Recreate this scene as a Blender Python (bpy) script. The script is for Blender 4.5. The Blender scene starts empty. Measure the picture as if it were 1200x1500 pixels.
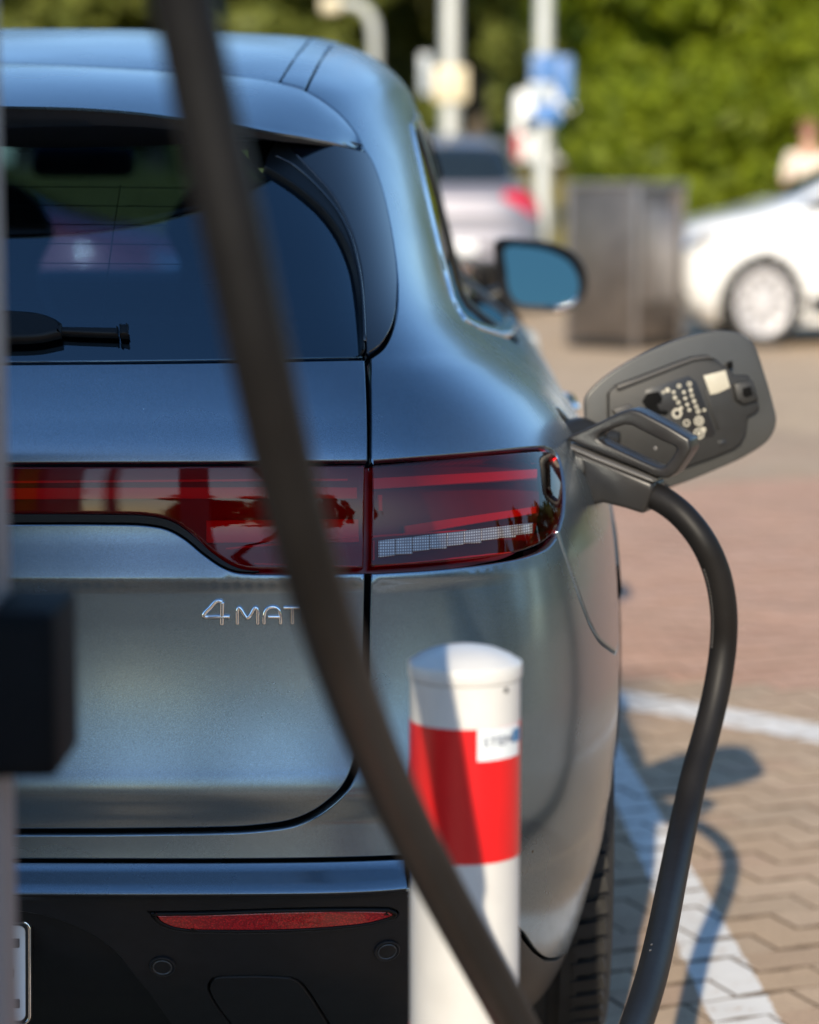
import bpy, bmesh, math, random
import numpy as np
from mathutils import Vector, Matrix, Euler
from mathutils.bvhtree import BVHTree
from mathutils.geometry import delaunay_2d_cdt

random.seed(7)
SC = bpy.context.scene
COL = SC.collection
RAD = math.radians

# ------------------------------------------------------------------ camera
FPX = 3812.0                     # focal length in pixels of a 1200 px wide frame
CAM = np.array([0.756, -3.05, 1.378])
YAW, PITCH = math.atan2(80 * math.cos(math.atan2(505, FPX)), FPX), math.atan2(505, FPX)
cam_data = bpy.data.cameras.new('camera')
cam_data.sensor_fit = 'HORIZONTAL'
cam_data.sensor_width = 24.0
cam_data.lens = FPX / 1200.0 * 24.0
cam_data.clip_start = 0.05
cam_data.clip_end = 2000.0
cam_data.dof.use_dof = True
cam_data.dof.focus_distance = 3.12
cam_data.dof.aperture_fstop = 2.7
cam = bpy.data.objects.new('camera', cam_data)
COL.objects.link(cam)
cam.location = CAM
cam.rotation_euler = Euler((math.pi / 2 - PITCH, 0, YAW), 'XYZ')
SC.camera = cam

# ------------------------------------------------------------------ sky and sun
SUN_TRAVEL = Vector((0.115, 1.0, -0.49)).normalized()
SUN_EL = math.asin(-SUN_TRAVEL.z)
world = bpy.data.worlds.new('World')
SC.world = world
world.use_nodes = True
wn = world.node_tree
wn.nodes.clear()
w_out = wn.nodes.new('ShaderNodeOutputWorld')
w_bg = wn.nodes.new('ShaderNodeBackground')
w_sky = wn.nodes.new('ShaderNodeTexSky')
w_sky.sky_type = 'NISHITA'
w_sky.sun_disc = False
w_sky.sun_elevation = SUN_EL
w_sky.sun_rotation = math.atan2(-SUN_TRAVEL.x, -SUN_TRAVEL.y)
w_sky.air_density = 1.0
w_sky.dust_density = 0.1
w_sky.ozone_density = 1.6
w_bg.inputs['Strength'].default_value = 0.15
w_hs = wn.nodes.new('ShaderNodeHueSaturation')
w_hs.inputs['Saturation'].default_value = 1.12
wn.links.new(w_sky.outputs['Color'], w_hs.inputs['Color'])
wn.links.new(w_hs.outputs['Color'], w_bg.inputs['Color'])
wn.links.new(w_bg.outputs['Background'], w_out.inputs['Surface'])

sun_data = bpy.data.lights.new('sun', 'SUN')
sun_data.energy = 4.0
sun_data.angle = RAD(0.5)
sun_data.color = (1.0, 0.87, 0.68)
sun = bpy.data.objects.new('sun', sun_data)
COL.objects.link(sun)
sun.location = (-5, -30, 20)
sun.rotation_euler = SUN_TRAVEL.to_track_quat('-Z', 'Y').to_euler()

SC.view_settings.view_transform = 'Standard'
SC.view_settings.look = 'None'
SC.view_settings.exposure = 0.70
SC.view_settings.gamma = 1.0
SC.view_settings.use_curve_mapping = False
SC.render.engine = 'CYCLES'
SC.cycles.use_denoising = True
SC.cycles.max_bounces = 10
SC.cycles.transparent_max_bounces = 16
SC.cycles.sample_clamp_indirect = 6.0

# ------------------------------------------------------------------ camera matching helpers (used only to measure)
_cy, _sy, _cp, _sp = math.cos(YAW), math.sin(YAW), math.cos(PITCH), math.sin(PITCH)
C_F = np.array([-_sy * _cp, _cy * _cp, -_sp])
C_R = np.array([_cy, _sy, 0.0])
C_U = np.cross(C_R, C_F)


def ray(px, py):
    d = C_F + C_R * (px - 600) / FPX - C_U * (py - 750) / FPX
    return d


def at_y(px, py, y):             # the point of a sight line that lies at world depth y
    d = ray(px, py)
    return CAM + d * ((y - CAM[1]) / d[1])


def on_ground(px, py, z=0.0):
    d = ray(px, py)
    return CAM + d * ((z - CAM[2]) / d[2])


def project(p):
    v = np.asarray(p, float) - CAM
    f = v @ C_F
    return 600 + FPX * (v @ C_R) / f, 750 - FPX * (v @ C_U) / f


# ------------------------------------------------------------------ materials
def new_mat(name):
    m = bpy.data.materials.new(name)
    m.use_nodes = True
    return m, m.node_tree, m.node_tree.nodes['Principled BSDF']


def simple(name, col, rough=0.5, metal=0.0, spec=0.5, coat=0.0, coat_rough=0.05, noise=None, bump=None, var=0.0):
    """plain procedural material: colour broken up by noise, fine relief"""
    m, nt, b = new_mat(name)
    b.inputs['Base Color'].default_value = (*col, 1)
    b.inputs['Roughness'].default_value = rough
    b.inputs['Metallic'].default_value = metal
    b.inputs['Specular IOR Level'].default_value = spec
    b.inputs['Coat Weight'].default_value = coat
    b.inputs['Coat Roughness'].default_value = coat_rough
    tc = nt.nodes.new('ShaderNodeTexCoord')
    if noise:
        n = nt.nodes.new('ShaderNodeTexNoise')
        n.inputs['Scale'].default_value = noise
        n.inputs['Detail'].default_value = 5
        nt.links.new(tc.outputs['Object'], n.inputs['Vector'])
        r = nt.nodes.new('ShaderNodeValToRGB')
        a = 1 - var
        r.color_ramp.elements[0].position = 0.3
        r.color_ramp.elements[1].position = 0.7
        r.color_ramp.elements[0].color = (*[c * a for c in col], 1)
        r.color_ramp.elements[1].color = (*[min(1, c * (1 + var)) for c in col], 1)
        nt.links.new(n.outputs['Fac'], r.inputs['Fac'])
        nt.links.new(r.outputs['Color'], b.inputs['Base Color'])
    if bump:
        n2 = nt.nodes.new('ShaderNodeTexNoise')
        n2.inputs['Scale'].default_value = bump[0]
        n2.inputs['Detail'].default_value = 3
        nt.links.new(tc.outputs['Object'], n2.inputs['Vector'])
        bp = nt.nodes.new('ShaderNodeBump')
        bp.inputs['Strength'].default_value = bump[1]
        bp.inputs['Distance'].default_value = bump[2]
        nt.links.new(n2.outputs['Fac'], bp.inputs['Height'])
        nt.links.new(bp.outputs['Normal'], b.inputs['Normal'])
    return m


def thin_glass(name, tint, refl_rough=0.02, ior=1.5, refl=(1, 1, 1)):
    """a pane: tinted see-through with a mirror-like skin that grows towards grazing angles"""
    m, nt, b = new_mat(name)
    nt.nodes.remove(b)
    out = nt.nodes['Material Output']
    tr = nt.nodes.new('ShaderNodeBsdfTransparent')
    tr.inputs['Color'].default_value = (*tint, 1)
    gl = nt.nodes.new('ShaderNodeBsdfGlossy')
    gl.inputs['Roughness'].default_value = refl_rough
    gl.inputs['Color'].default_value = (*refl, 1)
    fr = nt.nodes.new('ShaderNodeFresnel')
    ge = nt.nodes.new('ShaderNodeNewGeometry')       # the same skin seen from either side
    mm = nt.nodes.new('ShaderNodeMapRange')
    mm.inputs['To Min'].default_value = ior
    mm.inputs['To Max'].default_value = 1.0 / ior
    nt.links.new(ge.outputs['Backfacing'], mm.inputs['Value'])
    nt.links.new(mm.outputs['Result'], fr.inputs['IOR'])
    mx = nt.nodes.new('ShaderNodeMixShader')
    nt.links.new(fr.outputs['Fac'], mx.inputs['Fac'])
    nt.links.new(tr.outputs['BSDF'], mx.inputs[1])
    nt.links.new(gl.outputs['BSDF'], mx.inputs[2])
    nt.links.new(mx.outputs['Shader'], out.inputs['Surface'])
    return m


# ------------------------------------------------------------------ object helpers
def link(name, me, mats, parent=None, smooth=True):
    o = bpy.data.objects.new(name, me)
    COL.objects.link(o)
    if mats is not None and not len(me.materials):
        for mm in (mats if isinstance(mats, (list, tuple)) else [mats]):
            me.materials.append(mm)
    if parent is not None:
        o.parent = parent
        o.matrix_parent_inverse = Matrix.Identity(4)
    return o


def empty(name, loc=(0, 0, 0), rz=0.0):
    o = bpy.data.objects.new(name, None)
    COL.objects.link(o)
    o.location = loc
    o.rotation_euler = (0, 0, rz)
    o.empty_display_size = 0.1
    return o


def tag(o, label, cat, group=None):
    o['label'] = label
    o['category'] = cat
    if group:
        o['group'] = group
    return o


def mesh_from(name, verts, faces, smooth=True):
    me = bpy.data.meshes.new(name)
    me.from_pydata([tuple(map(float, v)) for v in verts], [], [tuple(map(int, f)) for f in faces])
    me.update()
    if smooth:
        me.polygons.foreach_set('use_smooth', [True] * len(me.polygons))
    return me


def bm_obj(name, bm, mats, parent=None, smooth=True, angle=None):
    me = bpy.data.meshes.new(name)
    bmesh.ops.recalc_face_normals(bm, faces=bm.faces)
    bm.to_mesh(me)
    bm.free()
    if smooth:
        me.polygons.foreach_set('use_smooth', [True] * len(me.polygons))
        if angle is not None:
            me.set_sharp_from_angle(angle=angle)
    return link(name, me, mats, parent)


def add_box(bm, c, s, bevel=0.0, seg=2, rot=None):
    r = bmesh.ops.create_cube(bm, size=1.0)
    vs = r['verts']
    bmesh.ops.scale(bm, vec=s, verts=vs)
    if bevel > 0:
        es = list({e for v in vs for e in v.link_edges})
        rb = bmesh.ops.bevel(bm, geom=es, offset=bevel, segments=seg, affect='EDGES', profile=0.5)
        vs = list({v for f in rb['faces'] for v in f.verts} | {v for v in vs if v.is_valid})
    if rot is not None:
        bmesh.ops.rotate(bm, cent=(0, 0, 0), matrix=rot, verts=vs)
    bmesh.ops.translate(bm, vec=c, verts=vs)
    return vs


def box(name, c, s, mat, parent=None, bevel=0.004, seg=2, rot=None):
    bm = bmesh.new()
    add_box(bm, c, s, bevel, seg, rot)
    return bm_obj(name, bm, mat, parent, True, RAD(40))


def catmull(pts, n=12, closed=False):
    P = np.asarray(pts, float)
    m = len(P)
    out = []
    rng = range(m if closed else m - 1)
    for i in rng:
        if closed:
            p0, p1, p2, p3 = P[(i - 1) % m], P[i], P[(i + 1) % m], P[(i + 2) % m]
        else:
            p1, p2 = P[i], P[i + 1]
            p0 = P[i - 1] if i > 0 else 2 * p1 - p2
            p3 = P[i + 2] if i + 2 < m else 2 * p2 - p1
        d01 = max(np.linalg.norm(p1 - p0), 1e-9) ** 0.5
        d12 = max(np.linalg.norm(p2 - p1), 1e-9) ** 0.5
        d23 = max(np.linalg.norm(p3 - p2), 1e-9) ** 0.5
        m1 = (p1 - p0) / d01 - (p2 - p0) / (d01 + d12) + (p2 - p1) / d12
        m2 = (p2 - p1) / d12 - (p3 - p1) / (d12 + d23) + (p3 - p2) / d23
        m1, m2 = m1 * d12, m2 * d12
        for k in range(n):
            t = k / n
            t2, t3 = t * t, t * t * t
            out.append((2 * t3 - 3 * t2 + 1) * p1 + (t3 - 2 * t2 + t) * m1 + (-2 * t3 + 3 * t2) * p2 + (t3 - t2) * m2)
    if not closed:
        out.append(P[-1])
    return np.array(out)


def tube_mesh(name, path, radius, seg=16, caps=True):
    P = np.asarray(path, float)
    n = len(P)
    R = np.full(n, radius) if np.isscalar(radius) else np.asarray(radius, float)
    T = np.gradient(P, axis=0)
    T /= np.linalg.norm(T, axis=1)[:, None]
    up = np.array([0, 0, 1.0]) if abs(T[0][2]) < 0.9 else np.array([1.0, 0, 0])
    nrm = np.cross(T[0], up)
    nrm /= np.linalg.norm(nrm)
    verts, faces = [], []
    for i in range(n):
        nrm = nrm - T[i] * (nrm @ T[i])
        nrm /= np.linalg.norm(nrm)
        bi = np.cross(T[i], nrm)
        for k in range(seg):
            a = 2 * math.pi * k / seg
            verts.append(P[i] + R[i] * (math.cos(a) * nrm + math.sin(a) * bi))
    for i in range(n - 1):
        for k in range(seg):
            a, b = i * seg + k, i * seg + (k + 1) % seg
            faces.append((a, b, b + seg, a + seg))
    if caps:
        faces.append(tuple(range(seg - 1, -1, -1)))
        faces.append(tuple(range((n - 1) * seg, n * seg)))
    return mesh_from(name, verts, faces)


def tube(name, path, radius, mat, parent=None, seg=16):
    return link(name, tube_mesh(name, path, radius, seg), mat, parent)


def lathe_mesh(name, prof, seg=32, axis='Z'):
    """prof: (radius, height) pairs from bottom to top"""
    verts, faces = [], []
    for r, h in prof:
        for k in range(seg):
            a = 2 * math.pi * k / seg
            x, y = r * math.cos(a), r * math.sin(a)
            verts.append((x, y, h) if axis == 'Z' else ((h, x, y) if axis == 'X' else (y, h, x)))
    for i in range(len(prof) - 1):
        for k in range(seg):
            a, b = i * seg + k, i * seg + (k + 1) % seg
            faces.append((a, b, b + seg, a + seg))
    if prof[0][0] > 1e-6:
        faces.append(tuple(range(seg - 1, -1, -1)))
    if prof[-1][0] > 1e-6:
        faces.append(tuple(range((len(prof) - 1) * seg, len(prof) * seg)))
    me = mesh_from(name, verts, faces)
    me.validate()
    me.set_sharp_from_angle(angle=RAD(50))
    return me


def lathe(name, prof, mat, parent=None, seg=32, axis='Z'):
    return link(name, lathe_mesh(name, prof, seg, axis), mat, parent)


def prism_bm(bm, poly, d, bevel=0.0, seg=2, hole=None):
    """polygon in the local XZ plane extruded along Y from -d to d"""
    if hole is None:
        vs = [bm.verts.new((p[0], -d, p[1])) for p in poly]
        f = bm.faces.new(vs)
        r = bmesh.ops.extrude_face_region(bm, geom=[f])
        nv = [g for g in r['geom'] if isinstance(g, bmesh.types.BMVert)]
        bmesh.ops.translate(bm, vec=(0, 2 * d, 0), verts=nv)
        allv = vs + nv
    else:
        n = len(poly)
        assert len(hole) == n
        rings = []
        for y in (-d, d):
            rings.append([bm.verts.new((p[0], y, p[1])) for p in poly])
            rings.append([bm.verts.new((p[0], y, p[1])) for p in hole])
        for i in range(n):
            j = (i + 1) % n
            bm.faces.new((rings[0][i], rings[0][j], rings[1][j], rings[1][i]))
            bm.faces.new((rings[2][j], rings[2][i], rings[3][i], rings[3][j]))
            bm.faces.new((rings[0][j], rings[0][i], rings[2][i], rings[2][j]))
            bm.faces.new((rings[1][i], rings[1][j], rings[3][j], rings[3][i]))
        allv = [v for r in rings for v in r]
    if bevel > 0:
        bmesh.ops.recalc_face_normals(bm, faces=bm.faces)
        es = [e for e in {e for v in allv for e in v.link_edges} if e.is_manifold and e.calc_face_angle(0) > 0.5]
        bmesh.ops.bevel(bm, geom=es, offset=bevel, segments=seg, affect='EDGES', profile=0.5)


# ------------------------------------------------------------------ smooth body surfaces
def nat_spline(t, Y):
    """second derivatives of a natural cubic spline through Y (n, ...)"""
    n = len(t)
    A = np.zeros((n, n))
    B = np.zeros_like(Y)
    A[0, 0] = A[-1, -1] = 1
    h = np.diff(t)
    for i in range(1, n - 1):
        A[i, i - 1], A[i, i], A[i, i + 1] = h[i - 1], 2 * (h[i - 1] + h[i]), h[i]
        B[i] = 6 * ((Y[i + 1] - Y[i]) / h[i] - (Y[i] - Y[i - 1]) / h[i - 1])
    # symmetric ends: zero slope across the centre line for y and z, handled by mirroring the knots
    return np.linalg.solve(A, B.reshape(n, -1)).reshape(Y.shape)


class Surf:
    """tensor surface: rows (levels) x columns (round the car from rear centre to front centre)"""

    def __init__(self, net, ref_row, ref_col):
        P = np.asarray(net, float)                      # rows, cols, 3
        nr, nc, _ = P.shape
        # mirror three columns over the centre plane at both ends so the seams are smooth
        mir = np.array([-1, 1, 1])
        left = P[:, 3:0:-1] * mir
        right = P[:, -2:-5:-1] * mir
        Q = np.concatenate([left, P, right], axis=1)
        d = np.linalg.norm(np.diff(Q[ref_row], axis=0), axis=1)
        U = np.concatenate([[0], np.cumsum(d)])
        self.U = U - U[3]
        self.umax = self.U[3 + nc - 1]
        d = np.linalg.norm(np.diff(P[:, ref_col], axis=0), axis=1)
        self.V = np.concatenate([[0], np.cumsum(np.maximum(d, 1e-3))])
        self.vmax = self.V[-1]
        self.Q = np.swapaxes(Q, 0, 1)                   # cols, rows, 3
        self.M = nat_spline(self.U, self.Q)

    def rows_at(self, u):
        t, Q, M = self.U, self.Q, self.M
        i = np.clip(np.searchsorted(t, u) - 1, 0, len(t) - 2)
        h = (t[i + 1] - t[i])[:, None, None]
        a = ((t[i + 1] - u)[:, None, None]) / h
        b = 1 - a
        return a * Q[i] + b * Q[i + 1] + ((a ** 3 - a) * M[i] + (b ** 3 - b) * M[i + 1]) * h * h / 6

    def ev(self, u, v):
        u = np.clip(np.atleast_1d(np.asarray(u, float)), -0.6, self.umax)
        v = np.clip(np.atleast_1d(np.asarray(v, float)), 0, self.vmax - 1e-9)
        R = self.rows_at(u)                             # n, rows, 3
        V = self.V
        h = np.diff(V)
        D = np.diff(R, axis=1) / h[None, :, None]
        # monotone tangents (no overshoot between closely spaced levels)
        m = np.zeros_like(R)
        w1 = (2 * h[1:] + h[:-1])[None, :, None]
        w2 = (h[1:] + 2 * h[:-1])[None, :, None]
        d0, d1 = D[:, :-1], D[:, 1:]
        same = (d0 * d1) > 0
        with np.errstate(divide='ignore', invalid='ignore'):
            hm = (w1 + w2) / (w1 / d0 + w2 / d1)
        m[:, 1:-1] = np.where(same, hm, 0)
        m[:, 0], m[:, -1] = D[:, 0], D[:, -1]
        k = np.clip(np.searchsorted(V, v, side='right') - 1, 0, len(V) - 2)
        ar = np.arange(len(u))
        hh = h[k][:, None]
        t = ((v - V[k])[:, None]) / hh
        p0, p1, m0, m1 = R[ar, k], R[ar, k + 1], m[ar, k], m[ar, k + 1]
        t2, t3 = t * t, t ** 3
        return (2 * t3 - 3 * t2 + 1) * p0 + (t3 - 2 * t2 + t) * hh * m0 + (-2 * t3 + 3 * t2) * p1 + (t3 - t2) * hh * m1

    def normal(self, u, v, e=0.003):
        u, v = np.atleast_1d(np.asarray(u, float)), np.atleast_1d(np.asarray(v, float))
        v = np.clip(v, e * 1.01, self.vmax - e * 1.01)
        du = self.ev(u + e, v) - self.ev(u - e, v)
        dv = self.ev(u, v + e) - self.ev(u, v - e)
        n = np.cross(du, dv)
        l = np.linalg.norm(n, axis=1)
        n[l < 1e-10] = (0, 0, 1)
        l[l < 1e-10] = 1
        return n / l[:, None]

    def build_bvh(self, nu=420, nv=420):
        us = np.linspace(0, self.umax, nu)
        # put samples on the level rows as well
        vs = np.unique(np.concatenate([np.linspace(0, self.vmax, nv), self.V]))
        nv = len(vs)
        uu, vv = np.meshgrid(us, vs, indexing='ij')
        pts = self.ev(uu.ravel(), vv.ravel())
        self._uv = np.stack([uu.ravel(), vv.ravel()], 1)
        self._pts = pts
        idx = np.arange(nu * nv).reshape(nu, nv)
        a, b, c, d = idx[:-1, :-1].ravel(), idx[1:, :-1].ravel(), idx[1:, 1:].ravel(), idx[:-1, 1:].ravel()
        self._tri = np.concatenate([np.stack([a, b, c], 1), np.stack([a, c, d], 1)])
        self.bvh = BVHTree.FromPolygons([tuple(p) for p in pts], [tuple(map(int, t)) for t in self._tri], all_triangles=True)

    def hit(self, org, dr):
        loc, nor, i, dist = self.bvh.ray_cast(Vector(org), Vector(dr))
        if loc is None:
            return None
        return self._bary(i, np.array(loc))

    def near(self, p):
        loc, nor, i, dist = self.bvh.find_nearest(Vector(p))
        return self._bary(i, np.array(loc))

    def _bary(self, i, p):
        t = self._tri[i]
        a, b, c = self._pts[t]
        T = np.stack([b - a, c - a], 1)
        w, *_ = np.linalg.lstsq(T, p - a, rcond=None)
        uv = self._uv[t]
        return uv[0] + w[0] * (uv[1] - uv[0]) + w[1] * (uv[2] - uv[0])


def resample(poly, step):
    P = np.asarray(poly, float)
    out = [P[0]]
    for a, b in zip(P[:-1], P[1:]):
        n = max(1, int(round(np.linalg.norm(b - a) / step)))
        for k in range(1, n + 1):
            out.append(a + (b - a) * k / n)
    return np.array(out)


def offset_poly(P, d):
    """move a closed polygon outwards by d (counter-clockwise polygon)"""
    P = np.asarray(P, float)
    e = np.roll(P, -1, 0) - P
    e /= np.maximum(np.linalg.norm(e, axis=1), 1e-12)[:, None]
    n = np.stack([e[:, 1], -e[:, 0]], 1)
    m = n + np.roll(n, 1, 0)
    l = np.maximum((m * m).sum(1), 0.6)
    return P + 2 * d * m / l[:, None]


def area2(P):
    x, y = P[:, 0], P[:, 1]
    return 0.5 * np.sum(x * np.roll(y, -1) - np.roll(x, -1) * y)


def inside(P, q):
    """vectorised even-odd test"""
    x, y = q[:, 0], q[:, 1]
    r = np.zeros(len(q), bool)
    for (x0, y0), (x1, y1) in zip(P, np.roll(P, -1, 0)):
        c = (y0 > y) != (y1 > y)
        with np.errstate(divide='ignore', invalid='ignore'):
            r ^= c & (x < (x1 - x0) * (y - y0) / (y1 - y0) + x0)
    return r


def clean(P, tol):
    P = np.asarray(P, float)
    keep = [0]
    for i in range(1, len(P)):
        if np.linalg.norm(P[i] - P[keep[-1]]) > tol:
            keep.append(i)
    if np.linalg.norm(P[keep[-1]] - P[0]) <= tol and len(keep) > 3:
        keep.pop()
    return P[keep]


def panel(name, S, outline, mat, parent=None, holes=(), lift=0.0, edge=0.0025, wall=0.014, gap=0.0018, step=0.014,
          mirror=False, seam=False, lift_fn=None, flat_edge=False, both=False):
    """a skin panel cut out of surface S: outline and holes in (u, v); rolled edges and turned-in walls.
    mirror: mirrored to the other side; seam: the outline runs along u=0 and the halves are welded;
    both: a mirrored second copy in the same mesh"""
    out = clean(outline, 0.0008)
    if area2(out) < 0:
        out = out[::-1]
    loops = [offset_poly(out, -gap - edge)]
    walls = [(offset_poly(out, -gap), +1)]
    for h in holes:
        h = clean(h, 0.0008)
        if area2(h) > 0:
            h = h[::-1]
        loops.append(offset_poly(h, -gap - edge))
        walls.append((offset_poly(h, -gap), -1))
    mid = np.zeros(len(out), bool)
    if seam:                                             # keep the centre line exactly on x = 0
        mid = np.abs(S.ev(out[:, 0], out[:, 1])[:, 0]) < 2e-4
        for arr in [loops[0], walls[0][0]]:
            on0 = mid & (out[:, 0] < 1e-3)
            arr[on0, 0] = 0.0
            on1 = mid & ~on0
            arr[on1] = out[on1]
    # constrained triangulation of the outline with a grid of inner points
    lo, hi = loops[0].min(0), loops[0].max(0)
    g = []
    ny = max(2, int((hi[1] - lo[1]) / (step * 0.866)))
    for j in range(1, ny):
        y = lo[1] + (hi[1] - lo[1]) * j / ny
        xs = np.arange(lo[0] + (step / 2 if j % 2 else 0), hi[0], step)
        g.append(np.stack([xs, np.full(len(xs), y)], 1))
    g = np.concatenate(g)
    # extra points on the closely spaced levels keep the creases crisp
    close = [v for k, v in enumerate(S.V) if lo[1] < v < hi[1]]
    xs = np.arange(lo[0], hi[0], step)
    for v in close:
        g = np.concatenate([g, np.stack([xs, np.full(len(xs), v)], 1)])
    if seam:
        ys = np.arange(lo[1], hi[1], step)
    m = inside(loops[0], g)
    for h in loops[1:]:
        m &= ~inside(h, g)
    g = g[m]
    for L in loops:                                      # not too close to the boundary
        if len(g):
            dmin = np.full(len(g), 9.0)
            A, B = L, np.roll(L, -1, 0)
            for a, b in zip(A, B):
                ab = b - a
                t = np.clip(((g - a) @ ab) / max(ab @ ab, 1e-12), 0, 1)
                dmin = np.minimum(dmin, np.linalg.norm(g - a - t[:, None] * ab, axis=1))
            g = g[dmin > step * 0.3]
    coords, faces_in, n0 = [], [], 0
    for L in loops:
        coords += [Vector(p) for p in L]
        faces_in.append(list(range(n0, n0 + len(L))))
        n0 += len(L)
    coords += [Vector(p) for p in g]
    edges = []
    for f in faces_in:
        edges += [(f[i], f[(i + 1) % len(f)]) for i in range(len(f))]
    vv, ee, ff, ov, oe, of = delaunay_2d_cdt(coords, edges, [], 0, 1e-7)
    uv = np.array([tuple(p) for p in vv])
    F = []
    cen = np.array([uv[list(f)].mean(0) for f in ff])
    ok = inside(loops[0], cen)
    for h in loops[1:]:
        ok &= ~inside(h, cen)
    F = [tuple(f) for f, o in zip(ff, ok) if o]

    def place(q, dep):
        p, n = S.ev(q[:, 0], q[:, 1]), S.normal(q[:, 0], q[:, 1])
        l = lift + (lift_fn(p) if lift_fn else 0.0)
        if np.ndim(l):
            l = l[:, None]
        return p + n * (l + dep), n

    V, N = place(uv, 0.0)
    V, N = list(V), list(N)
    if not flat_edge:
        for L, (W, sgn) in zip(loops, walls):
            # ring indices of the loop inside the triangulation
            tree = {tuple(np.round(p, 7)): i for i, p in enumerate(uv)}
            ids = []
            for p in L:
                k = tuple(np.round(p, 7))
                if k in tree:
                    ids.append(tree[k])
                else:
                    ids.append(int(np.argmin(((uv - p) ** 2).sum(1))))
            p1, n1 = place(W, -edge * 0.8)
            p2, n2 = place(W, -wall)
            tdir = W - L
            tl = np.maximum(np.linalg.norm(tdir, axis=1), 1e-9)[:, None]
            q0 = S.ev(W[:, 0], W[:, 1]) - S.ev(L[:, 0], L[:, 1])
            q0 /= np.maximum(np.linalg.norm(q0, axis=1), 1e-9)[:, None]
            b1 = len(V)
            n_ = len(L)
            V += list(p1) + list(p2)
            N += list(n1 * 0.45 + q0 * 0.9) + list(q0)
            for i in range(n_):
                j = (i + 1) % n_
                if seam and sgn > 0 and mid[i] and mid[j]:
                    continue
                F.append((ids[i], b1 + i, b1 + j, ids[j]))
                F.append((b1 + i, b1 + n_ + i, b1 + n_ + j, b1 + j))
    V, N = np.array(V), np.array(N)
    N /= np.maximum(np.linalg.norm(N, axis=1), 1e-9)[:, None]
    if both:
        panel(name, S, outline, mat, parent, holes, lift, edge, wall, gap, step, True, False, lift_fn, flat_edge)
    if mirror:
        V = V * np.array([-1, 1, 1]); N = N * np.array([-1, 1, 1]); F = [f[::-1] for f in F]
    elif seam:
        k = len(V)
        V = np.concatenate([V, V * np.array([-1, 1, 1])])
        N = np.concatenate([N, N * np.array([-1, 1, 1])])
        F = F + [tuple(i + k for i in f[::-1]) for f in F]
    # drop degenerate faces
    F = [f for f in F if len(set(f)) == len(f)]
    # make the winding agree with the normals
    F2 = []
    for f in F:
        a, b, c = V[f[0]], V[f[1]], V[f[2]]
        fn = np.cross(b - a, c - a)
        if fn @ (N[f[0]] + N[f[1]] + N[f[2]]) < 0:
            f = f[::-1]
        F2.append(f)
    me = mesh_from(name, V, F2)
    me.normals_split_custom_set_from_vertices([tuple(n) for n in N])
    return link(name, me, mat, parent)
# ------------------------------------------------------------------ the charging car: skin surface
# template of a level, from the rear centre round the corner to the side
TA = [0.0, 0.30, 0.55, 0.72, 0.84, 0.925, 0.975, 1.0]
TB = [0.0, 0.003, 0.014, 0.055, 0.160, 0.37, 0.655, 1.05]


SOFT_Z = [0.17, 0.30, 0.385, 0.45, 0.52, 0.60, 0.70, 0.80, 0.90, 0.985, 1.022, 1.075, 1.12, 1.15, 1.215, 1.3, 1.38, 1.45, 1.488, 1.517, 1.543, 1.567, 1.592, 1.615, 1.622]
SOFT_Y = [0.33, 0.15, 0.070, 0.034, 0.018, 0.014, 0.020, 0.034, 0.050, 0.066, 0.074, 0.100, 0.132, 0.158, 0.222, 0.318, 0.425, 0.53, 0.61, 0.71, 0.835, 0.985, 1.2, 1.5, 1.7]


def level(zr, yr, W, L, zs, yf, zf=None, dz=0.0, wf=0.93):
    """zr, yr: height and depth of the rear centre; W half width; L length of the corner; zs height at the side;
    yf, zf: front centre"""
    zf = zs if zf is None else zf
    pts = []
    soft = float(np.interp(zr, SOFT_Z, SOFT_Y))          # the creases run out before the corner
    for a, b in zip(TA, TB):
        k = min(1.0, max(0.0, (a - 0.66) / 0.22))
        y_ = yr + (soft - yr) * k * k * (3 - 2 * k)
        t = min(1.0, b / 1.05)
        t = t * t * (3 - 2 * t)
        pts.append((W * a, y_ + L * b, zr + (zs - zr) * t + dz * a * a))
    k = (0.02 if zr < 1.14 else -0.012) if zr > 0.84 else 0.0
    for y, w in ((1.75, 0.994), (2.6, 0.985 - k * 0.6), (3.45, 0.960 - k * 1.6)):
        y = min(y, yf - 0.55)
        if y - pts[-1][1] < 0.12:
            y = pts[-1][1] + 0.12
        pts.append((W * w, y, zs))
    y0 = pts[-1][1]
    pts.append((W * wf, y0 + (yf - y0) * 0.72, zs + (zf - zs) * 0.5))
    pts.append((W * 0.62, y0 + (yf - y0) * 0.95, zf))
    pts.append((W * 0.3, y0 + (yf - y0) * 0.995, zf))
    pts.append((0.0, yf, zf))
    return pts


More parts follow.
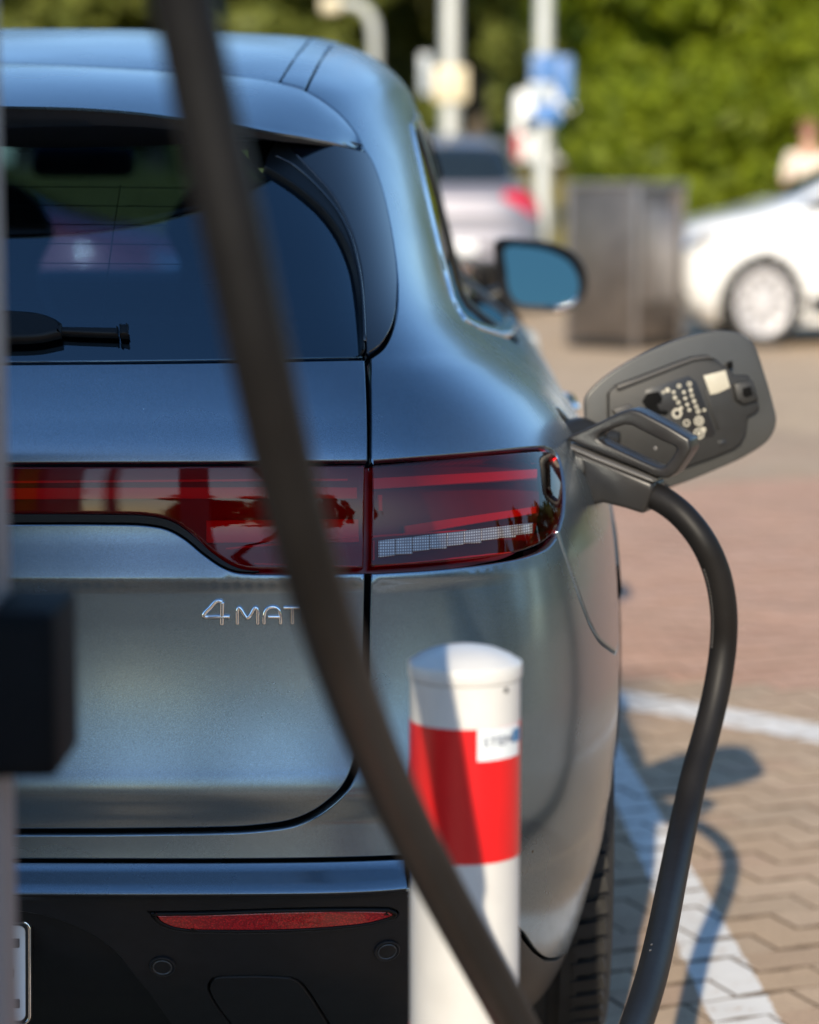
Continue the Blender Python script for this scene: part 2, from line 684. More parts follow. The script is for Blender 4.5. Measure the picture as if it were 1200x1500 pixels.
HERO_ROWS = [
    #  zr     yr     W      L     zs     yf
    (0.170, 0.330, 0.885, 0.46, 0.165, 4.58),
    (0.215, 0.270, 0.910, 0.50, 0.205, 4.62),
    (0.300, 0.150, 0.934, 0.56, 0.290, 4.74),
    (0.385, 0.062, 0.952, 0.60, 0.378, 4.80),
    (0.450, 0.030, 0.966, 0.62, 0.444, 4.82),
    (0.497, 0.006, 0.972, 0.63, 0.493, 4.83),
    (0.505, -0.004, 0.974, 0.63, 0.502, 4.83),
    (0.538, 0.034, 0.977, 0.63, 0.543, 4.83),
    (0.580, 0.036, 0.980, 0.63, 0.580, 4.83),
    (0.626, 0.0215, 0.982, 0.63, 0.626, 4.82),
    (0.635, 0.0224, 0.9820, 0.63, 0.635, 4.820),
    (0.655, 0.0273, 0.9824, 0.63, 0.655, 4.816),
    (0.677, 0.0321, 0.9829, 0.63, 0.677, 4.811),
    (0.699, 0.0363, 0.9827, 0.63, 0.699, 4.807),
    (0.721, 0.0399, 0.9823, 0.63, 0.721, 4.803),
    (0.743, 0.0429, 0.9817, 0.63, 0.743, 4.797),
    (0.765, 0.0453, 0.9808, 0.63, 0.765, 4.788),
    (0.787, 0.0471, 0.9798, 0.63, 0.787, 4.779),
    (0.809, 0.0483, 0.9781, 0.63, 0.809, 4.766),
    (0.831, 0.0489, 0.9763, 0.63, 0.831, 4.752),
    (0.853, 0.0489, 0.9736, 0.63, 0.853, 4.734),
    (0.875, 0.0483, 0.9707, 0.63, 0.875, 4.714),
    (0.880, 0.045, 0.970, 0.63, 0.880, 4.71),
    (0.889, 0.047, 0.968, 0.63, 0.889, 4.69),
    (0.940, 0.062, 0.957, 0.63, 0.935, 4.62),
    (0.985, 0.066, 0.942, 0.63, 0.970, 4.52),
    (1.022, 0.072, 0.924, 0.63, 1.000, 4.40),
    (1.075, 0.100, 0.890, 0.65, 1.045, 4.15),
    (1.120, 0.132, 0.845, 0.68, 1.090, 3.95),
    (1.150, 0.158, 0.805, 0.72, 1.118, 3.86),
    (1.215, 0.222, 0.757, 0.74, 1.165, 3.74),
    (1.300, 0.318, 0.728, 0.74, 1.262, 3.52),
    (1.380, 0.425, 0.703, 0.74, 1.362, 3.26),
    (1.450, 0.530, 0.678, 0.74, 1.446, 3.04),
    (1.488, 0.610, 0.655, 0.72, 1.508, 2.84),
    (1.517, 0.710, 0.620, 0.68, 1.546, 2.66),
    (1.543, 0.835, 0.578, 0.60, 1.574, 2.54),
    (1.567, 0.985, 0.505, 0.48, 1.597, 2.42),
    (1.592, 1.200, 0.400, 0.38, 1.609, 2.30),
    (1.615, 1.500, 0.220, 0.20, 1.619, 2.20),
    (1.622, 1.700, 0.000, 0.06, 1.623, 2.10),
]
HERO = Surf([level(*r) for r in HERO_ROWS], 22, 0)
HERO.build_bvh()


def uv_px(px, py):
    """where the sight line of a photo pixel meets the skin of the charging car"""
    for k in range(40):              # just outside the silhouette: step back onto the skin
        h = HERO.hit(CAM, ray(px - 2 * k, py))
        if h is not None:
            return h
    return None


def uv_side(y, z):
    return HERO.hit((3.0, y, z), (-1, 0, 0))


def uv_rear(x, z):
    return HERO.hit((x, -2.0, z), (0, 1, 0))


def trace(*segs, n=10, fn=None):
    """outline from segments of pixels, each a smooth curve; neighbours share their end points as corners"""
    fn = fn or uv_px
    out = []
    for s in segs:
        c = catmull(s, n) if len(s) > 2 else np.array([np.asarray(s[0]) + (np.asarray(s[-1]) - np.asarray(s[0])) * t for t in np.linspace(0, 1, 14)])
        for p in c:
            q = fn(*p)
            if q is None:
                continue
            out.append(q)
    return np.array(out)
# ------------------------------------------------------------------ materials of the cars
def paint_mat(name, col, rough=0.30, metal=0.85, coat=0.25, coat_rough=0.2, flake=True):
    m, nt, b = new_mat(name)
    b.inputs['Metallic'].default_value = metal
    b.inputs['Roughness'].default_value = rough
    b.inputs['Coat Weight'].default_value = coat
    b.inputs['Coat Roughness'].default_value = coat_rough
    b.inputs['Base Color'].default_value = (*col, 1)
    if flake:
        tc = nt.nodes.new('ShaderNodeTexCoord')
        n = nt.nodes.new('ShaderNodeTexNoise')
        n.inputs['Scale'].default_value = 700
        n.inputs['Detail'].default_value = 2
        nt.links.new(tc.outputs['Object'], n.inputs['Vector'])
        r = nt.nodes.new('ShaderNodeValToRGB')
        r.color_ramp.elements[0].position = 0.25
        r.color_ramp.elements[1].position = 0.75
        r.color_ramp.elements[0].color = (*[c * 0.80 for c in col], 1)
        r.color_ramp.elements[1].color = (*[c * 1.20 for c in col], 1)
        nt.links.new(n.outputs['Fac'], r.inputs['Fac'])
        vo = nt.nodes.new('ShaderNodeTexVoronoi')         # a few specks of dried dirt
        vo.inputs['Scale'].default_value = 26
        nt.links.new(tc.outputs['Object'], vo.inputs['Vector'])
        sx_ = nt.nodes.new('ShaderNodeSeparateColor')
        nt.links.new(vo.outputs['Color'], sx_.inputs['Color'])
        sz_ = nt.nodes.new('ShaderNodeMath'); sz_.operation = 'MULTIPLY_ADD'      # most cells have none
        nt.links.new(sx_.outputs['Red'], sz_.inputs[0]); sz_.inputs[1].default_value = 0.22; sz_.inputs[2].default_value = -0.16
        lt = nt.nodes.new('ShaderNodeMath'); lt.operation = 'LESS_THAN'
        nt.links.new(vo.outputs['Distance'], lt.inputs[0]); nt.links.new(sz_.outputs[0], lt.inputs[1])
        mxs = nt.nodes.new('ShaderNodeMix'); mxs.data_type = 'RGBA'
        nt.links.new(lt.outputs[0], mxs.inputs['Factor']); nt.links.new(r.outputs['Color'], mxs.inputs['A'])
        mxs.inputs['B'].default_value = (0.10, 0.085, 0.07, 1)
        nt.links.new(mxs.outputs['Result'], b.inputs['Base Color'])
        n3 = nt.nodes.new('ShaderNodeTexNoise')       # faint film of dust
        n3.inputs['Scale'].default_value = 5
        n3.inputs['Detail'].default_value = 8
        nt.links.new(tc.outputs['Object'], n3.inputs['Vector'])
        mr = nt.nodes.new('ShaderNodeMapRange')
        mr.inputs['From Min'].default_value = 0.3
        mr.inputs['From Max'].default_value = 0.7
        mr.inputs['To Min'].default_value = rough - 0.025
        mr.inputs['To Max'].default_value = rough + 0.035
        nt.links.new(n3.outputs['Fac'], mr.inputs['Value'])
        nt.links.new(mr.outputs['Result'], b.inputs['Roughness'])
    return m


M = {}
M['paint'] = paint_mat('satin_grey_paint', (0.205, 0.262, 0.310), 0.255, 0.92, 0.2, 0.12)
M['plastic'] = simple('dark_bumper_plastic', (0.012, 0.0135, 0.016), 0.42, spec=0.28, noise=60, var=0.12, bump=(900, 0.15, 0.0004))
M['gloss_black'] = simple('gloss_black_trim', (0.004, 0.005, 0.008), 0.06, spec=1.0, noise=3, var=0.1)
M['satin_black'] = simple('satin_black_trim', (0.006, 0.0065, 0.007), 0.4, spec=0.25, noise=8, var=0.15)
M['pillar'] = simple('black_pillar_trim', (0.02, 0.02, 0.021), 0.3, noise=8, var=0.15)
M['void'] = simple('dark_cavity', (0.003, 0.003, 0.003), 0.8, spec=0.1, noise=5, var=0.2)
M['chrome'] = simple('polished_chrome', (0.86, 0.87, 0.88), 0.06, metal=1.0, noise=4, var=0.02)
M['satin_chrome'] = simple('satin_chrome', (0.75, 0.76, 0.77), 0.16, metal=1.0, noise=4, var=0.03)
M['rubber'] = simple('tyre_rubber', (0.018, 0.017, 0.016), 0.72, noise=25, var=0.3)
M['alloy'] = simple('silver_alloy', (0.55, 0.55, 0.56), 0.3, metal=0.9, noise=8, var=0.05)
M['lens'] = thin_glass('red_lamp_lens', (0.80, 0.04, 0.075), 0.015, 1.46)
M['rear_glass'] = thin_glass('tinted_rear_glass', (0.15, 0.20, 0.27), 0.01, 2.2, (0.62, 0.84, 1.0))
M['side_glass'] = thin_glass('tinted_side_glass', (0.10, 0.12, 0.12), 0.015, 1.52)
M['screen_glass'] = thin_glass('windscreen_glass', (0.30, 0.52, 0.66), 0.01, 1.5)
M['red_plastic'] = simple('red_reflector_plastic', (0.50, 0.008, 0.016), 0.25, noise=30, var=0.15)
M['red_guide'] = simple('crimson_light_guide', (0.50, 0.012, 0.05), 0.3, noise=12, var=0.1)
M['lamp_dark'] = simple('lamp_housing', (0.14, 0.008, 0.02), 0.3, noise=12, var=0.2)
M['lamp_cell'] = None
M['seat'] = simple('dark_seat_fabric', (0.020, 0.021, 0.024), 0.7, noise=40, var=0.2)
M['cabin'] = simple('cabin_trim', (0.012, 0.012, 0.014), 0.7, noise=20, var=0.2)
M['plate_white'] = simple('number_plate_white', (0.72, 0.73, 0.74), 0.35, noise=15, var=0.03)
M['ink'] = simple('black_print', (0.012, 0.012, 0.013), 0.4, noise=40, var=0.1)
M['white_print'] = simple('pale_print', (0.42, 0.39, 0.31), 0.5, noise=60, var=0.06)

M['mirror_glass'] = simple('blue_mirror_glass', (0.035, 0.080, 0.105), 0.02, metal=1.0, noise=3, var=0.02)
M['flap_grey'] = simple('flap_grey_paint', (0.060, 0.059, 0.055), 0.36, metal=0.3, noise=20, var=0.06)
M['plastic_grey'] = simple('grey_moulded_plastic', (0.012, 0.0115, 0.0105), 0.5, noise=50, var=0.12, bump=(500, 0.1, 0.0005))
M['plastic_light'] = simple('worn_plastic_edge', (0.045, 0.042, 0.039), 0.45, noise=40, var=0.12)
M['sensor_ring'] = simple('sensor_ring_plastic', (0.06, 0.065, 0.07), 0.35, noise=30, var=0.1)


def cell_mat():
    """finely ribbed clear optics"""
    m, nt, b = new_mat('clear_lamp_optics')
    b.inputs['Roughness'].default_value = 0.12
    b.inputs['Metallic'].default_value = 0.35
    b.inputs['Coat Weight'].default_value = 0.8
    tc = nt.nodes.new('ShaderNodeTexCoord')
    facs = []
    for d, sc in (('X', 330), ('Z', 300)):
        w = nt.nodes.new('ShaderNodeTexWave')
        w.bands_direction = d
        w.inputs['Scale'].default_value = sc / 3.14
        w.inputs['Distortion'].default_value = 0.4
        nt.links.new(tc.outputs['Object'], w.inputs['Vector'])
        facs.append(w.outputs['Fac'])
    mu = nt.nodes.new('ShaderNodeMath'); mu.operation = 'MULTIPLY'
    nt.links.new(facs[0], mu.inputs[0]); nt.links.new(facs[1], mu.inputs[1])
    n = nt.nodes.new('ShaderNodeTexNoise'); n.inputs['Scale'].default_value = 60
    nt.links.new(tc.outputs['Object'], n.inputs['Vector'])
    m2 = nt.nodes.new('ShaderNodeMath'); m2.operation = 'MULTIPLY'
    nt.links.new(mu.outputs[0], m2.inputs[0]); nt.links.new(n.outputs['Fac'], m2.inputs[1])
    r = nt.nodes.new('ShaderNodeValToRGB')
    r.color_ramp.elements[0].color = (0.12, 0.09, 0.09, 1)
    r.color_ramp.elements[1].color = (0.44, 0.40, 0.38, 1)
    r.color_ramp.elements[1].position = 0.45
    nt.links.new(m2.outputs[0], r.inputs['Fac'])
    nt.links.new(r.outputs['Color'], b.inputs['Base Color'])
    return m


M['lamp_cell'] = cell_mat()


def reflector_mat():
    m, nt, b = new_mat('red_reflector')
    b.inputs['Roughness'].default_value = 0.12
    b.inputs['Coat Weight'].default_value = 0.6
    tc = nt.nodes.new('ShaderNodeTexCoord')
    vo = nt.nodes.new('ShaderNodeTexVoronoi')
    vo.inputs['Scale'].default_value = 330
    nt.links.new(tc.outputs['Object'], vo.inputs['Vector'])
    r = nt.nodes.new('ShaderNodeValToRGB')
    r.color_ramp.elements[0].color = (0.75, 0.012, 0.02, 1)
    r.color_ramp.elements[1].color = (0.30, 0.003, 0.008, 1)
    r.color_ramp.elements[1].position = 0.6
    nt.links.new(vo.outputs['Distance'], r.inputs['Fac'])
    nt.links.new(r.outputs['Color'], b.inputs['Base Color'])
    bp = nt.nodes.new('ShaderNodeBump')
    bp.inputs['Strength'].default_value = 0.35
    bp.inputs['Distance'].default_value = 0.0008
    nt.links.new(vo.outputs['Distance'], bp.inputs['Height'])
    nt.links.new(bp.outputs['Normal'], b.inputs['Normal'])
    return m


M['reflector'] = reflector_mat()

# ------------------------------------------------------------------ the charging car: panels
car = tag(empty('electric_car', (0, 0, 0)), 'satin blue grey electric car seen from behind with its charging flap open', 'car')
S = HERO


def to_mid(tr, first=True, last=True):
    """continue an outline traced in the picture to the centre line of the car"""
    a = [np.array([[0.0, tr[0][1]]])] if first else []
    b = [np.array([[0.0, tr[-1][1]]])] if last else []
    return resample(np.concatenate(a + [tr] + b), 0.02)


def skin(name, outline, mat, parent=car, **k):
    return panel(name, S, outline, mat, parent, **k)


GAP_DOWN = [(537, 524), (540, 600), (541, 677), (539, 757), (537, 837), (534.5, 940), (532, 1040), (525, 1100), (505, 1150),
            (470, 1184), (430, 1203), (370, 1212), (300, 1215)]
GAP_LEFT = [(300, 1215), (160, 1216.5), (20, 1217), (-120, 1217.5), (-230, 1218)]
LAMP_TOP = [(540, 678), (600, 673), (700, 664.5), (780, 657), (800, 656)]
LAMP_TIP = [(800, 656), (815, 664), (824, 690), (827, 725), (825, 752), (818, 778)]
LAMP_BOT = [(818, 778), (800, 797), (770, 810), (720, 820), (640, 829), (538, 835)]
WING_OUT = [(539, 521), (560, 505), (576, 474), (581, 423), (575, 357), (559, 280), (544, 238), (532, 219)]
ROOF_JOINT = [(532, 219), (521, 197), (500, 171), (470, 147.5), (447, 134), (408, 121.5), (330, 111), (200, 101), (20, 93), (-120, 93), (-230, 95)]

# tailgate: upper painted skin
o = to_mid(trace([(-200, 532), (-100, 532), (20, 531.5), (300, 529), (537, 524.5)], GAP_DOWN[:3], [(541, 677), (300, 679), (20, 680), (-100, 680.5), (-230, 681)]))
tg = skin('tailgate', o, M['paint'], seam=True)
# lower painted skin (one with the tailgate, under the light bar)
LB_LOW = [(-230, 766), (-100, 766), (20, 766), (150, 766), (215, 768), (245, 774), (270, 787), (300, 811), (325, 828), (345, 836), (370, 838.5)]
o = to_mid(trace(LB_LOW, [(370, 838.5), (450, 838.5), (537, 837)], GAP_DOWN[4:], GAP_LEFT))
tgl = skin('lower_tailgate_skin', o, M['paint'], parent=tg, seam=True)
# light bar across the tailgate: lens over a housing with light guides
LB_LENS = [(-230, 753), (-100, 753), (20, 753), (150, 753.5), (220, 756), (252, 764), (280, 782), (310, 808), (335, 825), (355, 833), (380, 836)]
o_lens = to_mid(trace([(-230, 682), (-100, 682), (20, 682), (300, 681), (537.5, 679)], [(537.5, 679), (536, 757), (534.5, 834)],
                      [(534.5, 834), (450, 836), (380, 836)], LB_LENS[::-1]))
lb = skin('light_bar', o_lens, M['lens'], lift=0.001, seam=True, wall=0.030)
o_tr = to_mid(trace(LB_LENS, [(380, 836), (380.3, 838)], LB_LOW[::-1]))
skin('light_bar_trim', o_tr, M['satin_black'], parent=lb, seam=True, gap=0.0002, edge=0.001, lift=-0.001)
skin('lamp_housing', o_lens, M['lamp_dark'], parent=lb, lift=-0.034, seam=True, flat_edge=True, gap=-0.006)


def strip_px(name, pts, mat, parent, lift=-0.014, **k):
    return skin(name, resample(trace(*pts), 0.01), mat, parent=parent, lift=lift, gap=0.0, edge=0.0008, wall=0.006, step=0.012, **k)


def band(x0, y0a, y0b, x1, y1a, y1b):
    return [[(x0, y0a), ((x0 + x1) / 2, (y0a + y1a) / 2), (x1, y1a)], [(x1, y1a), (x1, y1b)],
            [(x1, y1b), ((x0 + x1) / 2, (y0b + y1b) / 2), (x0, y0b)], [(x0, y0b), (x0, y0a)]]


strip_px('light_guide', band(-225, 706, 709.5, 512, 699.5, 703), M['red_guide'], lb, both=True)
strip_px('light_guide', band(-225, 716, 734, 528, 712, 730), M['red_guide'], lb, lift=-0.024, both=True)
strip_px('light_guide', band(300, 764, 792, 530, 761, 790), M['red_guide'], lb, lift=-0.026, both=True)
strip_px('light_guide', band(330, 800, 802.5, 526, 783, 785.5), M['red_guide'], lb, lift=-0.012, both=True)
strip_px('light_guide', band(372, 822, 824, 526, 826, 828), M['red_guide'], lb, lift=-0.012, both=True)

# corner lamps
o_lamp = resample(trace([(543.5, 679.5), (600, 675), (700, 666.5), (780, 659.5), (799, 658.5)], [(799, 658.5), (813, 666.5), (821.5, 690), (824.5, 725), (822.5, 752), (816, 776)],
                        [(816, 776), (798, 794), (769, 807.5), (720, 817.5), (640, 826.5), (541, 832.5)], [(541, 832.5), (542.5, 757), (543.5, 679.5)]), 0.012)
for side in (False, True):
    lp = skin('tail_light', o_lamp, M['lens'], lift=0.0012, wall=0.032, mirror=side)
    skin('lamp_housing', o_lamp, M['lamp_dark'], parent=lp, lift=-0.036, flat_edge=True, gap=-0.006, mirror=side)
    for b_, lf in ((band(551, 698, 715, 803, 679, 693), -0.016), (band(557, 724, 748, 563, 724, 748), -0.010),
                   (band(600, 769, 783, 806, 735, 746), -0.020), (band(549, 783, 786, 690, 774, 777), -0.010),
                   (band(549, 790, 817, 551, 790, 817), -0.010), (band(552, 826, 828, 760, 806, 808), -0.012)):
        strip_px('light_guide', b_, M['red_guide'], lp, lift=lf, mirror=side)
    x0 = 554.0
    for k in range(9):                                   # stepped row of clear reversing cells
        x1 = x0 + 25
        t0, t1 = (x0 - 554) / 226, (x1 - 554) / 226
        ya, yb = 792 - 26 * t0, 792 - 26 * t1
        ha, hb = 25 - 11 * t0, 25 - 11 * t0
        strip_px('reversing_light_cell', band(x0 + 0.15, ya, ya + ha, x1 - 0.15, yb, yb + hb + (2 if k % 2 else 0)), M['lamp_cell'], lp, lift=0.0024, mirror=side)
        x0 = x1

# rear window with its black border, heating wires, side fins and blades
o_glass = to_mid(trace([(-200, 530), (-100, 529.5), (20, 529), (300, 526), (534, 521)], [(534, 521), (528, 450), (517, 390), (497, 345), (470, 308), (430, 273), (385, 248)],
                       [(385, 248), (340, 205), (300, 178)], [(300, 178), (200, 165), (20, 160), (-50, 160), (-100, 160)]))
rw = skin('rear_window', o_glass, M['rear_glass'], seam=True, lift=-0.003, gap=0.001)

# wires of the heated window
for k, z in enumerate((1.185, 1.209, 1.233, 1.257, 1.281, 1.305, 1.329, 1.353)):
    pts = []
    for x in np.linspace(-0.50, 0.50, 21):
        q = uv_rear(abs(x), z + 0.004 - 0.016 * x * x)
        p = HERO.ev(*q)[0] - HERO.normal(*q)[0] * 0.0045
        pts.append((math.copysign(p[0], x), p[1], p[2]))
    tube('heating_wire', pts, 0.0006, M['ink'], rw, seg=5)
pts = []
for z in np.linspace(1.18, 1.36, 8):
    q = uv_rear(0.303, z)
    pts.append(HERO.ev(*q)[0] - HERO.normal(*q)[0] * 0.0045)
tube('heating_wire', pts, 0.0007, M['ink'], rw, seg=5)

# blades and fins either side of the window
o_blade = resample(trace([(412, 202), (480, 211), (531, 222)], WING_OUT[::-1], [(539, 521), (534, 517)],
                         [(534, 517), (530, 440), (526, 393), (512, 340), (489, 293), (462, 260), (430, 226), (412, 202)]), 0.012)
o_fin = resample(trace([(533, 517), (529.5, 440), (525, 393), (511, 341), (488, 294), (461, 261), (429, 227), (411, 203)], [(411, 203), (393, 227), (386, 247)],
                       [(386, 247), (430, 275), (471, 310), (498, 347), (516, 390), (525, 440), (529, 519)], [(529, 519), (533, 517)]), 0.012)
for side in (False, True):
    skin('window_blade', o_blade, M['gloss_black'], lift=0.003, wall=0.02, mirror=side)
    fn = skin('window_fin', o_fin, M['satin_black'], lift=0.006, wall=0.02, gap=0.0002, edge=0.002, mirror=side)
    tube('fin_edge', [HERO.ev(*q)[0] * np.array([-1 if side else 1, 1, 1]) + HERO.normal(*q)[0] * np.array([-1 if side else 1, 1, 1]) * 0.006
                      for q in trace([(532, 505), (527.5, 440), (522, 400), (509, 350), (489, 310), (462, 277), (431, 249), (400, 232)], n=6)], 0.0022, M['gloss_black'], fn, seg=6)
tail_box = []
# roof spoiler: a lofted blade from the roof joint to a trailing edge that stands clear of the window
joint_uv = trace([(-110, 93), (20, 93), (200, 101), (330, 110.5), (408, 121.5), (447, 134), (470, 147.5), (500, 171), (521, 197), (531, 219)], n=5)
n_j = 64


def by_length(P, n):
    P = np.asarray(P, float)
    d = np.concatenate([[0], np.cumsum(np.linalg.norm(np.diff(P, axis=0), axis=1))])
    t = np.linspace(0, d[-1], n)
    return np.stack([np.interp(t, d, P[:, k]) for k in range(P.shape[1])], 1)


J = HERO.ev(joint_uv[:, 0], joint_uv[:, 1])
J = by_length(np.concatenate([[[0.0, J[0][1], J[0][2]]], J]), n_j)
TE_PX = [(-110, 154.5), (20, 155.5), (120, 158), (200, 164), (250, 170), (330, 180), (400, 193), (440, 199.5), (490, 209), (529, 220.5)]
TE_Y = [0.335, 0.335, 0.345, 0.36, 0.375, 0.405, 0.45, 0.49, 0.565, 0.652]
te = np.array([at_y(px, py, y) for (px, py), y in zip(TE_PX, TE_Y)])
te = np.concatenate([[[0.0, te[0][1], te[0][2]]], te])
T = by_length(catmull(te, 10), n_j)
sec = []
for j in range(n_j):
    p0, p1 = J[j], T[j]
    f = j / (n_j - 1)
    q = HERO.near(p0)
    nrm = HERO.normal(*q)[0]
    row = [p0 - nrm * 0.016, p0 - nrm * 0.002, p0 + nrm * 0.0]
    L = np.linalg.norm(p1 - p0)
    # upper skin follows the roof then dips to the edge
    up = np.array([0, -0.25, 1.0]); up /= np.linalg.norm(up)
    for t in np.linspace(0.06, 0.94, 12):
        row.append(p0 + (p1 - p0) * t + nrm * (0.035 * L * 4 * t * (1 - t)))
    e = np.array([0, 0.012, -0.004])
    row += [p1 + np.array([0, 0.004, 0.0012]), p1, p1 + np.array([0, 0.003, -0.0035])]
    sec.append(row)
sec = np.array(sec)
nk = sec.shape[1]


def loft_mesh(name, G, mirror_x=True):
    nj, nk = G.shape[:2]
    V, F = [], []
    for s in ((1, -1) if mirror_x else (1,)):
        b = len(V)
        V += [tuple(p * np.array([s, 1, 1])) for p in G.reshape(-1, 3)]
        for j in range(nj - 1):
            for k in range(nk - 1):
                a = b + j * nk + k
                q = (a, a + nk, a + nk + 1, a + 1)
                F.append(q if s > 0 else q[::-1])
    bm = bmesh.new()
    vs = [bm.verts.new(v) for v in V]
    for f in F:
        bm.faces.new([vs[i] for i in f])
    bmesh.ops.remove_doubles(bm, verts=bm.verts, dist=1e-5)
    bmesh.ops.recalc_face_normals(bm, faces=bm.faces)
    me = bpy.data.meshes.new(name)
    bm.to_mesh(me)
    bm.free()
    me.polygons.foreach_set('use_smooth', [True] * len(me.polygons))
    me.set_sharp_from_angle(angle=RAD(42))
    return me


sp = link('roof_spoiler', loft_mesh('roof_spoiler', sec), M['paint'], car)
under = []
for j in range(n_j):
    p1 = T[j]
    f = j / (n_j - 1)
    # black underside: steps in below the edge and runs back to the window
    back = HERO.near(p1 + np.array([0, 0.12 * (1 - f) ** 0.5, -0.035 * (1 - f)]))
    pb = HERO.ev(*back)[0] + HERO.normal(*back)[0] * (0.002 * (1 - f))
    lip = p1 + np.array([0, 0.006, -0.0035])
    low = p1 + np.array([0, 0.016 * (1 - f) + 0.004, -0.030 * (1 - f) - 0.002])
    under.append([lip, lip * 0.5 + low * 0.5 + np.array([0, -0.001, 0]), low, low + np.array([0, 0.006, -0.003 * (1 - f)]), pb])
link('spoiler_underside', loft_mesh('spoiler_underside', np.array(under)), M['plastic'], sp)

# side skins -------------------------------------------------------
WHEELS = [(0.970, 0.390), (4.000, 0.390)]
R_ARCH = 0.415


def arc_pts(yc, zc, r, a0, a1, n=24):
    return [(yc + r * math.cos(RAD(a)), zc + r * math.sin(RAD(a))) for a in np.linspace(a0, a1, n)]


def side(pts):
    out = []
    for y, z in pts:
        q = uv_side(y, z)
        if q is None:
            q = HERO.near((0.9, y, z))
        out.append(q)
    return np.array(out)


yc, zc = WHEELS[0]
bg = uv_px(903, 955)
bgp = HERO.ev(*bg)[0]
a_gap = math.degrees(math.atan2(0.70 - zc, -math.sqrt(max(0, R_ARCH ** 2 - (0.70 - zc) ** 2))))
DLO_REAR = [(601, 182), (610, 222), (622, 275), (636, 335), (651, 395), (664, 440), (680, 468)]
dlo_rear = trace(DLO_REAR, n=6)
dlo_low = np.concatenate([trace([(680, 468), (700, 480), (735, 491)], n=6), side([(1.45, 1.092), (2.0, 1.072), (2.7, 1.050), (3.3, 1.035), (3.52, 1.03)])])
dlo_front = side([(3.52, 1.03), (3.2, 1.15), (2.85, 1.30), (2.62, 1.41)])
dlo_top = side([(2.62, 1.41), (2.35, 1.450), (2.0, 1.468), (1.65, 1.475), (1.40, 1.470)])
DLO = resample(np.concatenate([dlo_rear, dlo_low[1:], dlo_front[1:], dlo_top[1:], dlo_rear[:1]]), 0.03)
# edge between side skin and roof channel, along the car
rail_out = [tuple(HERO.ev(*uv_px(*p))[0]) for p in ((448, 133), (462, 104), (478, 76))]
x_r = rail_out[-1][0]
RAIL_O = rail_out + [(x_r - 0.005, 1.75, 1.595), (x_r - 0.01, 2.2, 1.585), (x_r - 0.03, 2.55, 1.55)]
rail_in = [tuple(HERO.ev(*uv_px(*p))[0]) for p in ((408, 121.5), (424, 96), (438, 76))]
x_i = rail_in[-1][0]
RAIL_I = rail_in + [(x_i - 0.005, 1.75, 1.605), (x_i - 0.01, 2.2, 1.595), (x_i - 0.03, 2.55, 1.56)]
rail_o = np.array([HERO.near(p) for p in catmull(RAIL_O, 6)])
rail_i = np.array([HERO.near(p) for p in catmull(RAIL_I, 6)])

# charge port opening in the right rear wing
port_c = HERO.ev(*uv_px(832, 652))[0]
PORT_Y, PORT_Z = 0.628, 0.980
port_hole = side([(PORT_Y + 0.058 * math.copysign(abs(math.cos(a)) ** 0.6, math.cos(a)), PORT_Z + 0.058 * math.copysign(abs(math.sin(a)) ** 0.6, math.sin(a)))
                  for a in np.linspace(0, 2 * math.pi, 40, endpoint=False)])

# rear wing with C pillar and roof side, up to the rear door
door_cut = [(1.330, 0.60), (1.345, 0.75), (1.340, 0.9), (1.30, 1.02), (1.255, 1.088)]
quarter = np.concatenate([
    trace(LAMP_TOP, LAMP_TIP, [(818, 778), (826, 805), (840, 845), (855, 888), (866, 915), (880, 938), (903, 956)]),
    side(arc_pts(yc, zc, R_ARCH, a_gap, 33, 30)),
    side(door_cut),
    trace([(735, 491), (700, 480), (680, 468)], n=4), trace(DLO_REAR[::-1], n=5),
    dlo_top[::-1], side([(2.30, 1.49)]), np.array([HERO.near((0.60, 2.45, 1.54))]),
    rail_o[::-1],
    trace([(448, 133), (470, 146), (500, 170), (521, 196), (533, 219)], n=5),
    trace([(533, 219), (545, 238), (560, 280), (576, 357), (582.5, 423), (577.5, 475), (562, 507), (541, 523)], [(541, 523), (542.5, 600), (542, 677)])])
quarter = resample(quarter, 0.02)
for s_ in (False, True):
    skin('rear_wing', quarter, M['paint'], holes=[] if s_ else [resample(np.concatenate([port_hole, port_hole[:1]]), 0.01)], mirror=s_)

# painted bumper skin
bump_edge = [(856, 1374), (838, 1393), (816, 1404), (800, 1404), (784, 1392), (764, 1366), (740, 1350), (700, 1336), (650, 1324), (604, 1314)]
arch_rear = side(arc_pts(yc, zc, R_ARCH, a_gap, 188, 16))
o = to_mid(np.concatenate([
    trace([(-230, 1222), (-120, 1221.5), (20, 1221), (160, 1220.5), (300, 1219)],
          [(300, 1219), (372, 1216), (434, 1207), (475, 1188), (510, 1153), (530, 1101), (537, 1040), (539.5, 940), (542, 838)],
          [(542, 838), (640, 832), (721, 823), (772, 813), (803, 800), (817, 783)],
          [(817, 783), (825, 806), (839, 846), (854, 889), (865, 916), (879, 939), (902, 957)]),
    arch_rear, trace(bump_edge),
    trace([(604, 1314), (600, 1290), (596, 1261)], [(596, 1261), (300, 1260), (20, 1259), (-230, 1259)])]))
m_ = (np.abs(o[:, 1] - HERO.V[7]) < 0.020) & (o[:, 0] < uv_px(597, 1262)[0] + 0.004)
o[m_, 1] = HERO.V[7] + 0.0008
bp = skin('rear_bumper', o, M['paint'], seam=True)
o = to_mid(trace([(-230, 1261), (20, 1261), (300, 1262), (594, 1263)], [(594, 1263), (598, 1288), (601, 1311)], [(601, 1311), (592, 1309), (300, 1309), (20, 1309), (-230, 1309)]))
o[o[:, 1] < HERO.V[6] + 0.006, 1] = HERO.V[6] + 0.0005          # along the two creases
o[o[:, 1] > HERO.V[7] - 0.022, 1] = HERO.V[7] - 0.0012
